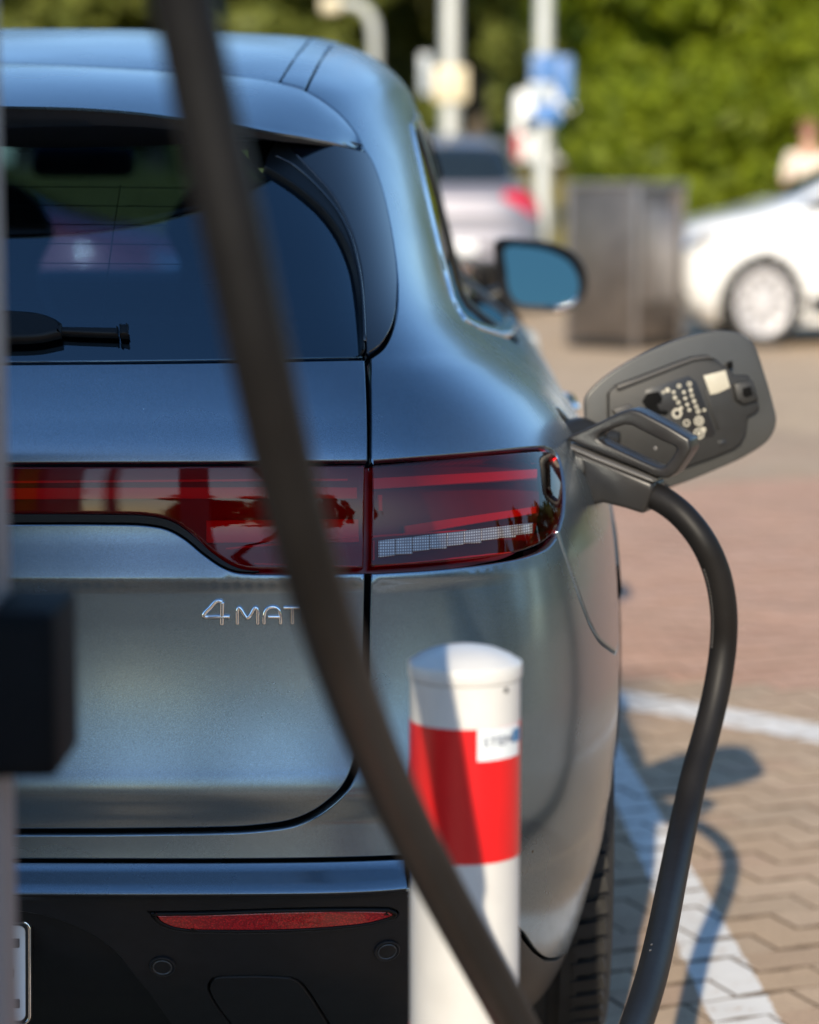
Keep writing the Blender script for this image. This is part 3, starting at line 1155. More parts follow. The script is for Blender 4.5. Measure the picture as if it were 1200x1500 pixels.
skin('bumper_step', o, M['paint'], parent=bp, seam=True, gap=0.0012)
# black lower bumper, with openings for reflector, tow cover and the number plate niche
refl = resample(trace([(222, 1339), (300, 1338), (420, 1334), (520, 1332.5), (570, 1333)], [(570, 1333), (582, 1339), (578, 1346)],
                      [(578, 1346), (540, 1356), (470, 1363), (380, 1366.5), (280, 1366)], [(280, 1366), (250, 1361), (232, 1352), (222, 1339)]), 0.008)
tow = resample(trace([(312, 1436), (322, 1433)], [(322, 1433), (380, 1432), (425, 1434)], [(425, 1434), (440, 1442), (480, 1500)], [(480, 1500), (486, 1515)],
                     [(486, 1515), (350, 1518)], [(350, 1518), (312, 1465), (306, 1448), (312, 1436)]), 0.01)
low_edge = [uv_px(764, 1370), uv_px(784, 1396), uv_px(800, 1408), uv_px(816, 1408), uv_px(838, 1397), uv_px(853, 1381)]
niche = trace([(60, 1344), (110, 1361), (160, 1392), (200, 1438), (245, 1497), (290, 1560), (330, 1620)], n=8)
und = np.array([HERO.near((0.84, 0.62, 0.205)), HERO.near((0.80, 0.45, 0.19)), HERO.near((0.6, 0.36, 0.185)), HERO.near((0.45, 0.33, 0.185))])
V_CR = HERO.V[6]                                         # level of the bumper crease
tl_ = trace([(-200, 1313), (20, 1313), (300, 1313), (601, 1314)])
tl_[:, 1] = V_CR - 0.0012
o = np.concatenate([np.array([[0, V_CR - 0.0012]]), tl_, trace([(601, 1314), (650, 1327), (700, 1340), (740, 1354), (764, 1370)]),
                    np.array(low_edge), side(arc_pts(yc, zc, R_ARCH, 186, 203, 5)), und, niche[::-1],
                    trace([(60, 1344), (20, 1338), (-100, 1335), (-200, 1335)], n=4), np.array([[0, uv_px(-200, 1335)[1]]])])
o = resample(o, 0.02)
lowb = skin('lower_bumper', o, M['plastic'], holes=[refl, tow], seam=True, wall=0.010, lift=-0.001)
o = np.concatenate([np.array([[0, uv_px(-200, 1332)[1]]]), trace([(-200, 1332), (-100, 1332), (20, 1335), (60, 1340)], n=4), niche + np.array([0.012, 0.0]),
                    np.array([HERO.near((0.46, 0.33, 0.185)), HERO.near((0.3, 0.33, 0.18)), (0.0, 0.02)])])
skin('plate_niche', resample(o, 0.02), M['plastic'], parent=lowb, lift=-0.034, seam=True)
for s_ in (False, True):
    rf_ = skin('reflector', refl, M['reflector'] if 'reflector' in M else M['red_plastic'], lift=0.0005, gap=0.0035, mirror=s_)
    skin('reflector_surround', resample(offset_poly(refl if area2(refl) > 0 else refl[::-1], 0.0005), 0.01), M['satin_black'], parent=rf_, lift=0.001, wall=0.01,
         holes=[offset_poly(refl if area2(refl) > 0 else refl[::-1], -0.0035)], gap=0.0, edge=0.0014, mirror=s_, step=0.05)
    skin('tow_cover', tow, M['plastic'], parent=lowb, lift=-0.0008, gap=0.0014, edge=0.0012, mirror=s_)
# the niche hole is closed behind by the body shell

# parking sensors
for px, py in ((238, 1416), (567, 1393)):
    q = uv_px(px, py)
    p, n = HERO.ev(*q)[0], HERO.normal(*q)[0]
    for s_ in (1, -1):
        ps = lathe('parking_sensor', [(0.0165, -0.01), (0.0165, 0.0012), (0.0150, 0.0022), (0.0122, 0.0010), (0.0120, -0.0015), (0.0112, -0.0015), (0.0110, 0.0012), (0.0095, 0.0018), (0.0, 0.0018)], M['plastic'], lowb, 28)
        ps.rotation_mode = 'QUATERNION'
        ps.rotation_quaternion = Vector(n * np.array([s_, 1, 1])).to_track_quat('Z', 'Y')
        ps.location = p * np.array([s_, 1, 1])
        rg = lathe('sensor_ring', [(0.0108, 0.0016), (0.0114, 0.0024), (0.0122, 0.0016)], M['sensor_ring'] if 'sensor_ring' in M else M['satin_black'], ps, 28)

# rear and front doors, front wing, sill, bonnet, roof ------------------------------------------------
wy, wz = WHEELS[1]


def side_panel(name, pts, mat=None, **k):
    o_ = resample(np.concatenate([side(pts), side(pts[:1])]), 0.03)
    return [skin(name, o_, mat or M['paint'], mirror=s_, step=0.03, **k) for s_ in (False, True)]


rd = side_panel('rear_door', arc_pts(yc, zc, R_ARCH, 33, 12, 6) + [(1.40, 0.42), (2.38, 0.42), (2.38, 1.055), (2.0, 1.066), (1.45, 1.086), (1.262, 1.086), (1.305, 1.02), (1.345, 0.9), (1.350, 0.75), (1.335, 0.60)])
fd = side_panel('front_door', [(2.39, 0.42), (3.42, 0.42), (3.50, 0.60), (3.52, 0.85), (3.50, 1.02), (3.3, 1.028), (2.7, 1.044), (2.39, 1.055)])
side_panel('front_wing', [(3.43, 0.42), (3.57, 0.40)] + arc_pts(wy, wz, R_ARCH, 178, 10, 28) + [(4.42, 0.55), (4.45, 0.80), (4.2, 0.90), (3.75, 0.965), (3.51, 1.0), (3.53, 0.85), (3.51, 0.60)])
side_panel('sill_trim', [(1.40, 0.215), (3.57, 0.215), (3.57, 0.39), (3.43, 0.41), (1.40, 0.41)], M['plastic'], lift=0.004)

# roof panels
hdr = [HERO.hit((x, 9.0, z), (0, -1, 0)) for x, z in ((0.50, 1.545), (0.3, 1.563), (0.12, 1.567), (0.0, 1.567))]
v_top = HERO.vmax - 1e-4
jt = trace(ROOF_JOINT[5:], n=5)
o = np.concatenate([[[0.0, jt[-1][1]]], jt[::-1], rail_i, np.array([h for h in hdr if h is not None]), [[HERO.umax, hdr[-1][1]]],
                    np.stack([np.linspace(HERO.umax, 0, 30), np.full(30, v_top)], 1)])
skin('roof', resample(o, 0.03), M['paint'], seam=True, step=0.03)
o = np.concatenate([rail_i, rail_o[::-1], trace([(448, 133), (430, 127), (408, 121.5)], n=3)])
for s_ in (False, True):
    skin('roof_rail', resample(np.concatenate([o, o[:1]]), 0.02), M['paint'], mirror=s_, lift=0.001, gap=0.0035)

# windows with bright surround
for s_ in (False, True):
    dl = area2(DLO) > 0
    P_ = clean(DLO if dl else DLO[::-1], 0.002)
    tr = skin('window_trim', P_, M['satin_chrome'], holes=[offset_poly(P_, -0.020)], lift=0.004, wall=0.02, gap=0.0, edge=0.003, mirror=s_, step=0.2)
    skin('side_window', offset_poly(P_, -0.018), M['side_glass'], lift=-0.006, gap=0.0, edge=0.001, mirror=s_, step=0.04)
    for ya, yb, nm in ((1.42, 1.56, 'door_pillar'), (2.30, 2.50, 'door_pillar')):
        o = side([(ya, 1.080), (yb, 1.066), (yb - 0.10, 1.28), (yb - 0.16, 1.455), (ya - 0.10, 1.455), (ya - 0.05, 1.28), (ya, 1.080)])
        skin(nm, resample(o, 0.02), M['pillar'], lift=0.0, gap=0.0, mirror=s_, step=0.04)

# windscreen, bonnet, front
def front(pts):
    return np.array([h for h in (HERO.hit((x, 9.0, z), (0, -1, 0)) for x, z in pts) if h is not None])


def fmid(arr):
    return resample(np.concatenate([arr, [[HERO.umax, arr[-1][1]]], [[HERO.umax, arr[0][1]]], arr[:1]]), 0.03)


o = fmid(front([(0.0, 1.13), (0.3, 1.13), (0.60, 1.13), (0.66, 1.16), (0.62, 1.30), (0.56, 1.42), (0.50, 1.52), (0.3, 1.553), (0.0, 1.556)]))
ws = skin('windscreen', o, M['screen_glass'], seam=True, lift=-0.004, step=0.03)
o = fmid(front([(0.0, 0.80), (0.4, 0.80), (0.70, 0.82), (0.80, 0.90), (0.80, 0.98), (0.74, 1.06), (0.66, 1.11), (0.3, 1.115), (0.0, 1.115)]))
skin('bonnet', o, M['paint'], seam=True, step=0.03)
o = fmid(front([(0.0, 0.22), (0.5, 0.22), (0.82, 0.24), (0.88, 0.45), (0.86, 0.60), (0.82, 0.70), (0.5, 0.78), (0.0, 0.78)]))
skin('front_bumper', o, M['paint'], seam=True, step=0.03)

# inner shell that closes the gaps behind the skins
def shell():
    nu, nv = 150, 260
    us, vs = np.linspace(0, HERO.umax, nu), np.linspace(0, HERO.vmax - 1e-4, nv)
    uu, vv = np.meshgrid(us, vs, indexing='ij')
    uvs = np.stack([uu.ravel(), vv.ravel()], 1)
    P = HERO.ev(uvs[:, 0], uvs[:, 1])
    P = P - HERO.normal(uvs[:, 0], uvs[:, 1]) * 0.025
    P[:, 2] -= np.where(uvs[:, 1] > HERO.V[-4], 0.05, 0.0)
    P[:, 0] = np.maximum(P[:, 0], 0)
    idx = np.arange(nu * nv).reshape(nu, nv)
    holes = [offset_poly(o_ if area2(o_) > 0 else o_[::-1], 0.012) for o_ in (clean(o_glass, 0.002), clean(o_lamp, 0.002), clean(o_lens, 0.002))]
    holes += [offset_poly(P_, 0.0), fm_ws, clean(port_hole, 0.002)]
    kill = np.zeros(len(uvs), bool)
    for h in holes:
        kill |= inside(h, uvs)
    kill |= inside(niche_poly, uvs)
    for y, z in WHEELS:
        kill |= ((P[:, 1] - y) ** 2 + (P[:, 2] - z) ** 2 < (R_ARCH + 0.05) ** 2) & (P[:, 0] > 0.6)
    V, F = [], []
    for s in (1, -1):
        b = len(V)
        V += [tuple(p * np.array([s, 1, 1])) for p in P]
        for i in range(nu - 1):
            for j in range(nv - 1):
                q = [idx[i, j], idx[i + 1, j], idx[i + 1, j + 1], idx[i, j + 1]]
                if kill[q].sum() >= 2 and not (s < 0 and False):
                    continue
                F.append(tuple(b + int(k) for k in (q if s > 0 else q[::-1])))
    return mesh_from('body_shell', V, F)


fm_ws = clean(fmid(front([(0.0, 1.13), (0.3, 1.13), (0.60, 1.13), (0.66, 1.16), (0.62, 1.30), (0.56, 1.42), (0.50, 1.52), (0.3, 1.553), (0.0, 1.556)])), 0.002)
niche_poly = np.concatenate([np.array([[0, uv_px(-200, 1330)[1]]]), trace([(-200, 1330), (20, 1334), (60, 1340)], n=4), niche + np.array([0.02, 0.0]), [[0.45, 0.0], [0.0, 0.0]]])
link('body_shell', shell(), M['void'], car)
box('underbody', (0, 2.45, 0.24), (1.5, 4.2, 0.06), M['void'], car, 0.02)
# ------------------------------------------------------------------ the charging car: fittings
def stroke(name, pts, r, mat, parent, lift=0.002, n=8, flat=0.6, smooth=True):
    """a raised stroke that follows the skin"""
    P = catmull(pts, n) if (smooth and len(pts) > 2) else resample(np.array(pts, float), 1.5)
    Q = np.array([uv_px(*p) for p in P])
    pts3 = HERO.ev(Q[:, 0], Q[:, 1]) + HERO.normal(Q[:, 0], Q[:, 1]) * lift
    return tube(name, pts3, r, mat, parent, 10)


# maker's lettering on the tailgate
badge = empty('lettering'); badge.parent = tgl
R_ = 0.0025
stroke('digit', [(325.3, 915), (325.6, 898), (326, 881)], R_ * 1.2, M['chrome'], badge)
stroke('digit', [(326, 881), (321, 880), (316.5, 881), (308, 890), (299.5, 899), (299.5, 902.5), (303, 903.5), (318, 903.3), (337, 903)], R_ * 1.2, M['chrome'], badge)
stroke('letter', [(348, 914.5), (348, 903), (348.3, 893), (350.5, 889.8), (353, 892), (358, 900), (362.7, 905), (367.5, 900), (372, 892), (374.7, 889.8), (377.3, 893), (377.7, 903), (377.8, 914.5)], R_, M['chrome'], badge, n=5)
stroke('letter', [(387, 914), (387.2, 902), (389.5, 894), (394, 890), (399.5, 888.8), (405, 890), (409, 894), (411, 902), (411, 914)], R_, M['chrome'], badge, n=5)
stroke('letter', [(393, 903.3), (411, 903.3)], R_, M['chrome'], badge)
stroke('letter', [(415.5, 889.8), (440, 889.8)], R_, M['chrome'], badge)
stroke('letter', [(428.5, 890), (428.5, 913.5)], R_, M['chrome'], badge)
stroke('letter', [(447, 889.8), (447, 914)], R_, M['chrome'], badge)
stroke('letter', [(474, 893), (468, 889.8), (460, 891), (455.5, 897), (455, 903), (457, 909), (463, 913.5), (470, 913.5), (474, 911)], R_, M['chrome'], badge, n=5)

# wiper
wb = skin('rear_wiper', resample(trace([(-80, 459), (20, 464), (60, 468), (82, 476), (94, 484)], [(94, 484), (93, 500)], [(93, 500), (60, 507), (20, 509), (-80, 509)], [(-80, 509), (-80, 459)]), 0.01),
          M['satin_black'], lift=0.018, wall=0.014, edge=0.006)
skin('wiper_blade', resample(trace([(60, 484), (120, 485), (176, 486)], [(176, 486), (176, 499)], [(176, 499), (120, 497), (60, 494)], [(60, 494), (60, 484)]), 0.008), M['satin_black'], wb, lift=0.012, wall=0.010, edge=0.003)
skin('wiper_blade_cap', resample(trace([(174, 482.5), (190, 482.5)], [(190, 482.5), (191, 500)], [(191, 500), (175, 499)], [(175, 499), (174, 482.5)]), 0.006), M['satin_black'], wb, lift=0.014, wall=0.012, edge=0.003)

# number plate in its holder, in the niche
q = (0.0, uv_px(20, 1420)[1])
np_c = HERO.ev(*q)[0] - HERO.normal(*q)[0] * 0.022
pl_ang = 0.10
x_r = at_y(50, 1420, np_c[1])[0]
z_t, z_b = at_y(30, 1345, np_c[1])[2], at_y(30, 1497, np_c[1])[2]
zc_p = (z_t + z_b) / 2


def rrect(w, h, r, n=6):
    out = []
    for cx, cz, a0 in ((w / 2 - r, h / 2 - r, 0), (-w / 2 + r, h / 2 - r, 90), (-w / 2 + r, -h / 2 + r, 180), (w / 2 - r, -h / 2 + r, 270)):
        for k in range(n + 1):
            a = RAD(a0 + 90 * k / n)
            out.append((cx + r * math.cos(a), cz + r * math.sin(a)))
    return out


plate = empty('number_plate', (0, np_c[1] - 0.008, zc_p)); plate.parent = lowb
plate.rotation_euler = (-pl_ang, 0, 0)
W_p, H_p = 2 * x_r, z_t - z_b
bm = bmesh.new(); prism_bm(bm, rrect(W_p, H_p, 0.012), 0.004, 0.0015); bm_obj('plate_holder', bm, M['satin_black'], plate, True, RAD(40))
bm = bmesh.new(); prism_bm(bm, rrect(W_p - 0.004, H_p - 0.004, 0.011), 0.0012, 0.0006, hole=rrect(W_p - 0.010, H_p - 0.010, 0.008)); o = bm_obj('holder_rim', bm, M['chrome'], plate, True, RAD(40)); o.location = (0, -0.0045, 0)
bm = bmesh.new(); prism_bm(bm, rrect(W_p - 0.017, H_p - 0.015, 0.008), 0.001, 0.0005); o = bm_obj('plate_sheet', bm, M['plate_white'], plate, True, RAD(40)); o.location = (0, -0.0065, 0)
bm = bmesh.new()
xe, hh = W_p / 2 - 0.0145, (H_p - 0.026) / 2 - 0.010           # the last character, E
for zz, ww in ((hh - 0.006, 0.040), (0.0, 0.033), (-hh + 0.006, 0.040)):
    add_box(bm, (xe - 0.0405 + (ww - 0.001) / 2, 0, zz), (ww, 0.0012, 0.0115), 0.001, 1)
add_box(bm, (xe - 0.0405 + 0.0055, 0.0001, 0), (0.0115, 0.0011, 2 * hh), 0.001, 1)
o = bm_obj('plate_character', bm, M['ink'], plate, True, RAD(40)); o.location = (0, -0.0078, 0)

# wheels -----------------------------------------------------------
def wheel_parts(name, parent, loc, side_, r=0.375, w=0.25, spokes=5, rim_mat=None, aero=False):
    wroot = empty(name, loc); wroot.parent = parent
    h = w / 2
    prof = [(r * 0.70, -h * 0.86), (r * 0.78, -h), (r * 0.90, -h * 0.99), (r * 0.965, -h * 0.86), (r * 0.988, -h * 0.72)]
    for c in (-0.5, -0.15, 0.15, 0.5):                         # tread with grooves
        prof += [(r * 0.995, (c - 0.10) * h), (r, (c - 0.09) * h), (r, (c + 0.09) * h), (r * 0.978, (c + 0.10) * h), (r * 0.978, (c + 0.135) * h)]
    prof += [(r * 0.988, h * 0.72), (r * 0.965, h * 0.86), (r * 0.90, h * 0.99), (r * 0.78, h), (r * 0.70, h * 0.86)]
    ty = link('tyre', lathe_mesh('tyre', prof, 72, 'X'), M['rubber'], wroot)
    bm = bmesh.new()
    for k in range(72):                                        # tread blocks at both shoulders
        a = 2 * math.pi * k / 72
        for sx in (-1, 1):
            add_box(bm, (sx * h * 0.74, r * 0.985 * math.cos(a), r * 0.985 * math.sin(a)), (h * 0.34, 0.021, 0.013), 0, 1, None)
            vs = bm.verts[-8:] if False else None
    bm.free()
    bm = bmesh.new()
    for k in range(72):
        a = 2 * math.pi * k / 72
        for sx in (-1, 1):
            rot = Matrix.Rotation(a, 3, 'X')
            r_ = bmesh.ops.create_cube(bm, size=1.0)['verts']
            bmesh.ops.scale(bm, vec=(h * 0.36, 0.022, 0.016), verts=r_)
            bmesh.ops.rotate(bm, cent=(0, 0, 0), matrix=Matrix.Rotation(0.22 * sx, 3, 'Z'), verts=r_)
            bmesh.ops.translate(bm, vec=(sx * h * 0.72, 0, r * 0.986), verts=r_)
            bmesh.ops.rotate(bm, cent=(0, 0, 0), matrix=rot, verts=r_)
    bm_obj('tread_block', bm, M['rubber'], ty, False)['kind'] = 'stuff'
    rm = rim_mat or M['alloy']
    rim = link('rim', lathe_mesh('rim', [(r * 0.60, -h * 0.7), (r * 0.71, -h * 0.8), (r * 0.725, h * 0.86), (r * 0.70, h * 0.88), (r * 0.66, h * 0.80), (r * 0.64, h * 0.2), (r * 0.3, h * 0.1), (0.0, h * 0.1)], 48, 'X'), rm, wroot)
    bm = bmesh.new()
    for k in range(spokes):
        a = 2 * math.pi * k / spokes
        for da in (-0.16, 0.16):
            vs = []
            for t, wd, x in ((0.12, 0.05, h * 0.62), (0.40, 0.04, h * 0.70), (0.69, 0.045, h * 0.80)):
                for s in (-1, 1):
                    ang = a + da * (0.4 + t) + s * wd / (2 * max(t, 0.2) * 2.2)
                    rr_ = r * t
                    for xx in (x, x - 0.03):
                        vs.append(bm.verts.new((xx, rr_ * math.sin(ang), rr_ * math.cos(ang))))
            for i in (0, 4):
                a0, a1, b0, b1 = vs[i], vs[i + 1], vs[i + 2], vs[i + 3]
                c0, c1, d0, d1 = vs[i + 4], vs[i + 5], vs[i + 6], vs[i + 7]
                for f in ((a0, b0, d0, c0), (a1, c1, d1, b1), (a0, c0, c1, a1), (b0, b1, d1, d0)):
                    bm.faces.new(f)
    bm_obj('spoke', bm, rm, rim, False)
    if aero:
        link('wheel_cover', lathe_mesh('wheel_cover', [(r * 0.76, h * 0.88), (r * 0.755, h * 0.97), (r * 0.70, h * 1.0), (r * 0.66, h * 0.94), (r * 0.4, h * 0.90), (r * 0.16, h * 0.98), (0, h * 1.0)], 40, 'X'), rm, rim)
        bm = bmesh.new()
        for k in range(spokes):
            for sg in (-1, 1):
                vs_ = add_box(bm, (h * 0.955, 0, r * 0.46), (0.012, 0.022, r * 0.30), 0.003, 1)
                bmesh.ops.rotate(bm, cent=(h * 0.95, 0, r * 0.46), matrix=Matrix.Rotation(0.5 * sg, 3, 'X'), verts=vs_)
                bmesh.ops.rotate(bm, cent=(0, 0, 0), matrix=Matrix.Rotation(2 * math.pi * (k + 0.25 * sg) / spokes, 3, 'X'), verts=vs_)
        bm_obj('cover_rib', bm, M['plastic_light'], rim, False)
    link('hub_cap', lathe_mesh('hub_cap', [(r * 0.17, h * 0.3), (r * 0.16, h * 0.66), (r * 0.13, h * 0.74), (0, h * 0.76)], 24, 'X'), rm, rim)
    if side_ < 0:
        wroot.rotation_euler = (0, 0, math.pi)
    return wroot


for y, z in WHEELS:
    for s_ in (1, -1):
        wheel_parts('wheel', car, (s_ * 0.846, y, z), s_, 0.390, 0.262)
        # dark well over the wheel
        V, F = [], []
        for x in (0.60, 0.935):
            for a in np.linspace(-4, 184, 25):
                V.append((s_ * x, y + (R_ARCH + 0.012) * math.cos(RAD(a)), z + (R_ARCH + 0.012) * math.sin(RAD(a))))
        for i in range(24):
            F.append((i, i + 1, 26 + i, 25 + i))
        link('wheel_well', mesh_from('wheel_well', V, F), M['void'], car)
# arch lip: a thin black moulding round the opening, flaring out towards the front of the rear wheel
for s_ in (1, -1):
    V, F = [], []
    aa = np.linspace(120, -4, 40)
    for a in aa:
        t = np.clip((120 - a) / 124, 0, 1)
        fl = 0.004 + 0.066 * t ** 2.0
        for r_, off in ((R_ARCH - 0.006, -0.012), (R_ARCH - 0.008, fl), (R_ARCH + 0.010, fl + 0.003), (R_ARCH + 0.055, fl * 0.9), (R_ARCH + 0.07, -0.012)):
            y, z = yc + r_ * math.cos(RAD(a)), zc + r_ * math.sin(RAD(a))
            q = uv_side(y, max(z, 0.25))
            x = HERO.ev(*q)[0][0]
            V.append((s_ * (x + off), y, z))
    n5 = 5
    for i in range(len(aa) - 1):
        for k in range(n5 - 1):
            f = (i * n5 + k, i * n5 + k + 1, (i + 1) * n5 + k + 1, (i + 1) * n5 + k)
            F.append(f if s_ > 0 else f[::-1])
    F.append(tuple(range((len(aa) - 1) * n5, len(aa) * n5)))
    bm = bmesh.new()
    vs = [bm.verts.new(v) for v in V]
    for f in F:
        bm.faces.new([vs[i] for i in f])
    bm_obj('wheel_arch_trim', bm, M['plastic'], car, True, RAD(50))

# outside mirrors --------------------------------------------------
M['housing'] = simple('mirror_housing_black', (0.010, 0.010, 0.011), 0.5, spec=0.15, noise=8, var=0.1)
MY = 3.06
house = [(727, 354), (770, 352), (812, 358), (843, 373), (859, 398), (861, 424), (851, 446), (832, 456), (785, 458), (752, 453), (735, 434), (729, 395)]
glass = [(741, 363), (775, 362), (808, 369), (834, 384), (846, 404), (848, 425), (840, 440), (824, 446), (785, 447), (759, 443), (747, 428), (742, 395)]
H3 = np.array([at_y(px, py, MY) for px, py in catmull(house, 5, True)])
G3 = np.array([at_y(px, py, MY + 0.006) for px, py in catmull(glass, 5, True)])
G3[:, 1] += (G3[:, 2] - G3[:, 2].min()) * 0.10              # tipped up a little
for s_ in (1, -1):
    sx = np.array([s_, 1, 1])
    mr = empty('side_mirror'); mr.parent = car
    rings = []
    c = H3.mean(0)
    rings.append(G3 + np.array([0, 0.012, 0]))
    rings.append(G3 + np.array([0, -0.002, 0]))
    for t, sc in ((0.0, 0.985), (0.012, 1.0), (0.05, 1.02), (0.10, 0.98), (0.15, 0.86), (0.185, 0.64), (0.20, 0.35), (0.205, 0.05)):
        rings.append(c + (H3 - c) * sc + np.array([0.0, t, 0]))
    V = np.concatenate(rings) * sx
    n_ = len(H3)
    F = []
    for i in range(len(rings) - 1):
        for k in range(n_):
            j = (k + 1) % n_
            f = (i * n_ + k, i * n_ + j, (i + 1) * n_ + j, (i + 1) * n_ + k)
            F.append(f)
    bm = bmesh.new()
    vs = [bm.verts.new(v) for v in V]
    for f in F:
        bm.faces.new([vs[i] for i in f])
    bm_obj('mirror_housing', bm, M['housing'], mr, True, RAD(60))
    gm = mesh_from('mirror_glass', np.concatenate([G3 * sx, [(G3.mean(0)) * sx]]), [(k, (k + 1) % n_, n_) for k in range(n_)], False)
    link('mirror_glass', gm, M['mirror_glass'], mr)
    tube('mirror_trim', [tuple(at_y(px, py, MY - 0.004) * sx) for px, py in ((800, 450), (822, 449.5), (838, 445), (846, 434))], 0.003, M['chrome'], mr, 8)
    bm = bmesh.new()
    add_box(bm, (s_ * 0.835, MY + 0.07, 1.075), (0.10, 0.09, 0.045), 0.015, 3, Matrix.Rotation(-0.35 * s_, 3, 'Y'))
    bm_obj('mirror_arm', bm, M['satin_black'], mr)

# door handles standing out of the doors
for y, px, py in ((1.66, 838, 592), (2.66, 795, 538)):
    p = at_y(px, py, y)
    for s_ in (1, -1):
        pts = [(s_ * (p[0] - 0.03), y - 0.12, p[2]), (s_ * (p[0] - 0.004), y - 0.10, p[2]), (s_ * p[0], y - 0.05, p[2]), (s_ * p[0], y + 0.05, p[2]), (s_ * (p[0] - 0.004), y + 0.10, p[2]), (s_ * (p[0] - 0.03), y + 0.12, p[2])]
        h = tube('door_handle', catmull(pts, 6), 0.012, M['chrome'], car, 12)

# cabin -------------------------------------------------------------
cab = empty('cabin'); cab.parent = car
box('cabin_floor', (0, 2.1, 0.42), (1.5, 3.0, 0.04), M['cabin'], cab)
box('parcel_shelf', (0, 0.62, 0.98), (1.30, 0.72, 0.03), M['cabin'], cab, 0.01)
box('dashboard', (0, 3.15, 0.93), (1.42, 0.50, 0.40), M['cabin'], cab, 0.09, 4)
box('headliner', (0, 1.9, 1.535), (1.0, 1.7, 0.02), M['cabin'], cab, 0.008)


def seat_shape(name, x, y, w, z0, z1, tilt, head):
    bm = bmesh.new()
    prof = catmull([(w / 2, z0), (w / 2 + 0.02, z0 + 0.25), (w / 2, z0 + 0.42), (w / 2 * 0.80, z1 - 0.19), (w / 2 * head, z1 - 0.10), (w / 2 * head * 0.72, z1 - 0.012), (w / 2 * 0.25, z1), (0, z1)], 5)
    poly = [(p[0], p[1]) for p in prof] + [(-p[0], p[1]) for p in prof[-2::-1]]
    prism_bm(bm, poly, 0.055, 0.03, 3)
    o_ = bm_obj(name, bm, M['seat'], cab, True, RAD(60))
    o_.location = (x, y, 0)
    o_.rotation_euler = (tilt, 0, 0)
    return o_


for sx in (-1, 1):
    s1 = seat_shape('front_seat', sx * 0.362, 2.32, 0.52, 0.62, 1.365, -0.16, 0.92)
    box('seat_cushion', (sx * 0.37, 2.45, 0.60), (0.50, 0.52, 0.16), M['seat'], cab, 0.05, 3)
bm = bmesh.new(); add_box(bm, (0, 1.42, 0.82), (1.28, 0.16, 0.60), 0.05, 3); bm_obj('rear_bench', bm, M['seat'], cab)
for x in (-0.42, 0.42):
    bm = bmesh.new(); add_box(bm, (x, 1.44, 1.13), (0.25, 0.10, 0.12), 0.04, 3); bm_obj('headrest', bm, M['seat'], cab)
pm = at_y(122, 237, 2.92)
bm = bmesh.new(); add_box(bm, tuple(pm), (0.235, 0.05, 0.070), 0.022, 3); bm_obj('inner_mirror', bm, M['satin_black'], cab)
tube('steering_wheel', [(-0.37 + 0.185 * math.cos(a), 2.80 + 0.07 * math.sin(a), 0.98 + 0.17 * math.sin(a)) for a in np.linspace(0, 2 * math.pi, 40)], 0.016, M['seat'], cab, 8)

# charge port and its open flap -------------------------------------
def frame_px(O, ex, ez):
    """local coordinates of a photo pixel in the plane through O spanned by ex and ez"""
    O, ex, ez = np.array(O, float), np.array(ex, float), np.array(ez, float)
    ex /= np.linalg.norm(ex)
    ez = ez - ex * (ez @ ex); ez /= np.linalg.norm(ez)
    n = np.cross(ez, ex)                                # local Y is -n ... right handed: x, y, z

    def f(px, py):
        d = ray(px, py)
        t = ((O - CAM) @ n) / (d @ n)
        p = CAM + d * t - O
        return (p @ ex, p @ ez)
    Mx = Matrix(((ex[0], n[0], ez[0], O[0]), (ex[1], n[1], ez[1], O[1]), (ex[2], n[2], ez[2], O[2]), (0, 0, 0, 1)))
    return f, Mx


O_f = at_y(858, 600, 0.715)
fpx, Mf = frame_px(O_f, (0.985, 0.17, 0.0), (0.0, 0.05, 1.0))
flap = empty('charge_flap'); flap.parent = car
flap.matrix_basis = Mf
fl_out = catmull([(857, 604), (858, 583), (875, 562), (915, 533), (965, 508), (1020, 489), (1060, 484), (1088, 490), (1106, 507), (1120, 545), (1133, 590), (1138, 618), (1128, 643), (1095, 667), (1045, 690), (1000, 708), (955, 722), (905, 722), (872, 700), (861, 655)], 6, True)
# local Y points away from the camera
P_f = [fpx(*p) for p in fl_out]


def prism_px(name, pts, y0, y1, mat, parent=flap, bevel=0.001, fp=fpx, seg=2, smooth_angle=40):
    bm = bmesh.new()
    prism_bm(bm, [fp(*p) for p in pts], abs(y1 - y0) / 2, bevel, seg)
    o_ = bm_obj(name, bm, mat, parent, True, RAD(smooth_angle))
    o_.location = (0, (y0 + y1) / 2, 0)
    return o_


prism_px('flap_skin', fl_out, 0.0, 0.010, M['flap_grey'], bevel=0.003, seg=3)
tray = [(889, 608), (889, 575), (901, 563), (930, 552), (985, 531), (1011, 522), (1034, 519), (1050, 528), (1058, 537), (1066, 535), (1072, 549), (1095, 549), (1101, 568), (1108, 587), (1111, 598), (1104, 605), (1094, 610), (1091, 635), (1083, 650), (1072, 658), (1040, 671), (1008, 682), (960, 697), (920, 700), (900, 680), (891, 650)]
ty_ = prism_px('flap_tray', tray, -0.010, 0.001, M['plastic_grey'], bevel=0.003, seg=3)
prism_px('tray_rim', [(900, 565), (930, 554), (985, 533), (1011, 523.5), (1034, 520.5), (1045, 526), (1034, 524.5), (1012, 528), (986, 538), (931, 560), (902, 571)], -0.016, -0.008, M['plastic_light'], bevel=0.0012)
prism_px('tray_recess', [(943, 572), (957, 566), (1006, 550), (1018, 560), (1046, 634), (1040, 640), (1015, 640), (985, 600), (948, 606), (944, 590)], -0.0108, -0.0095, M['ink'], bevel=0.0003)
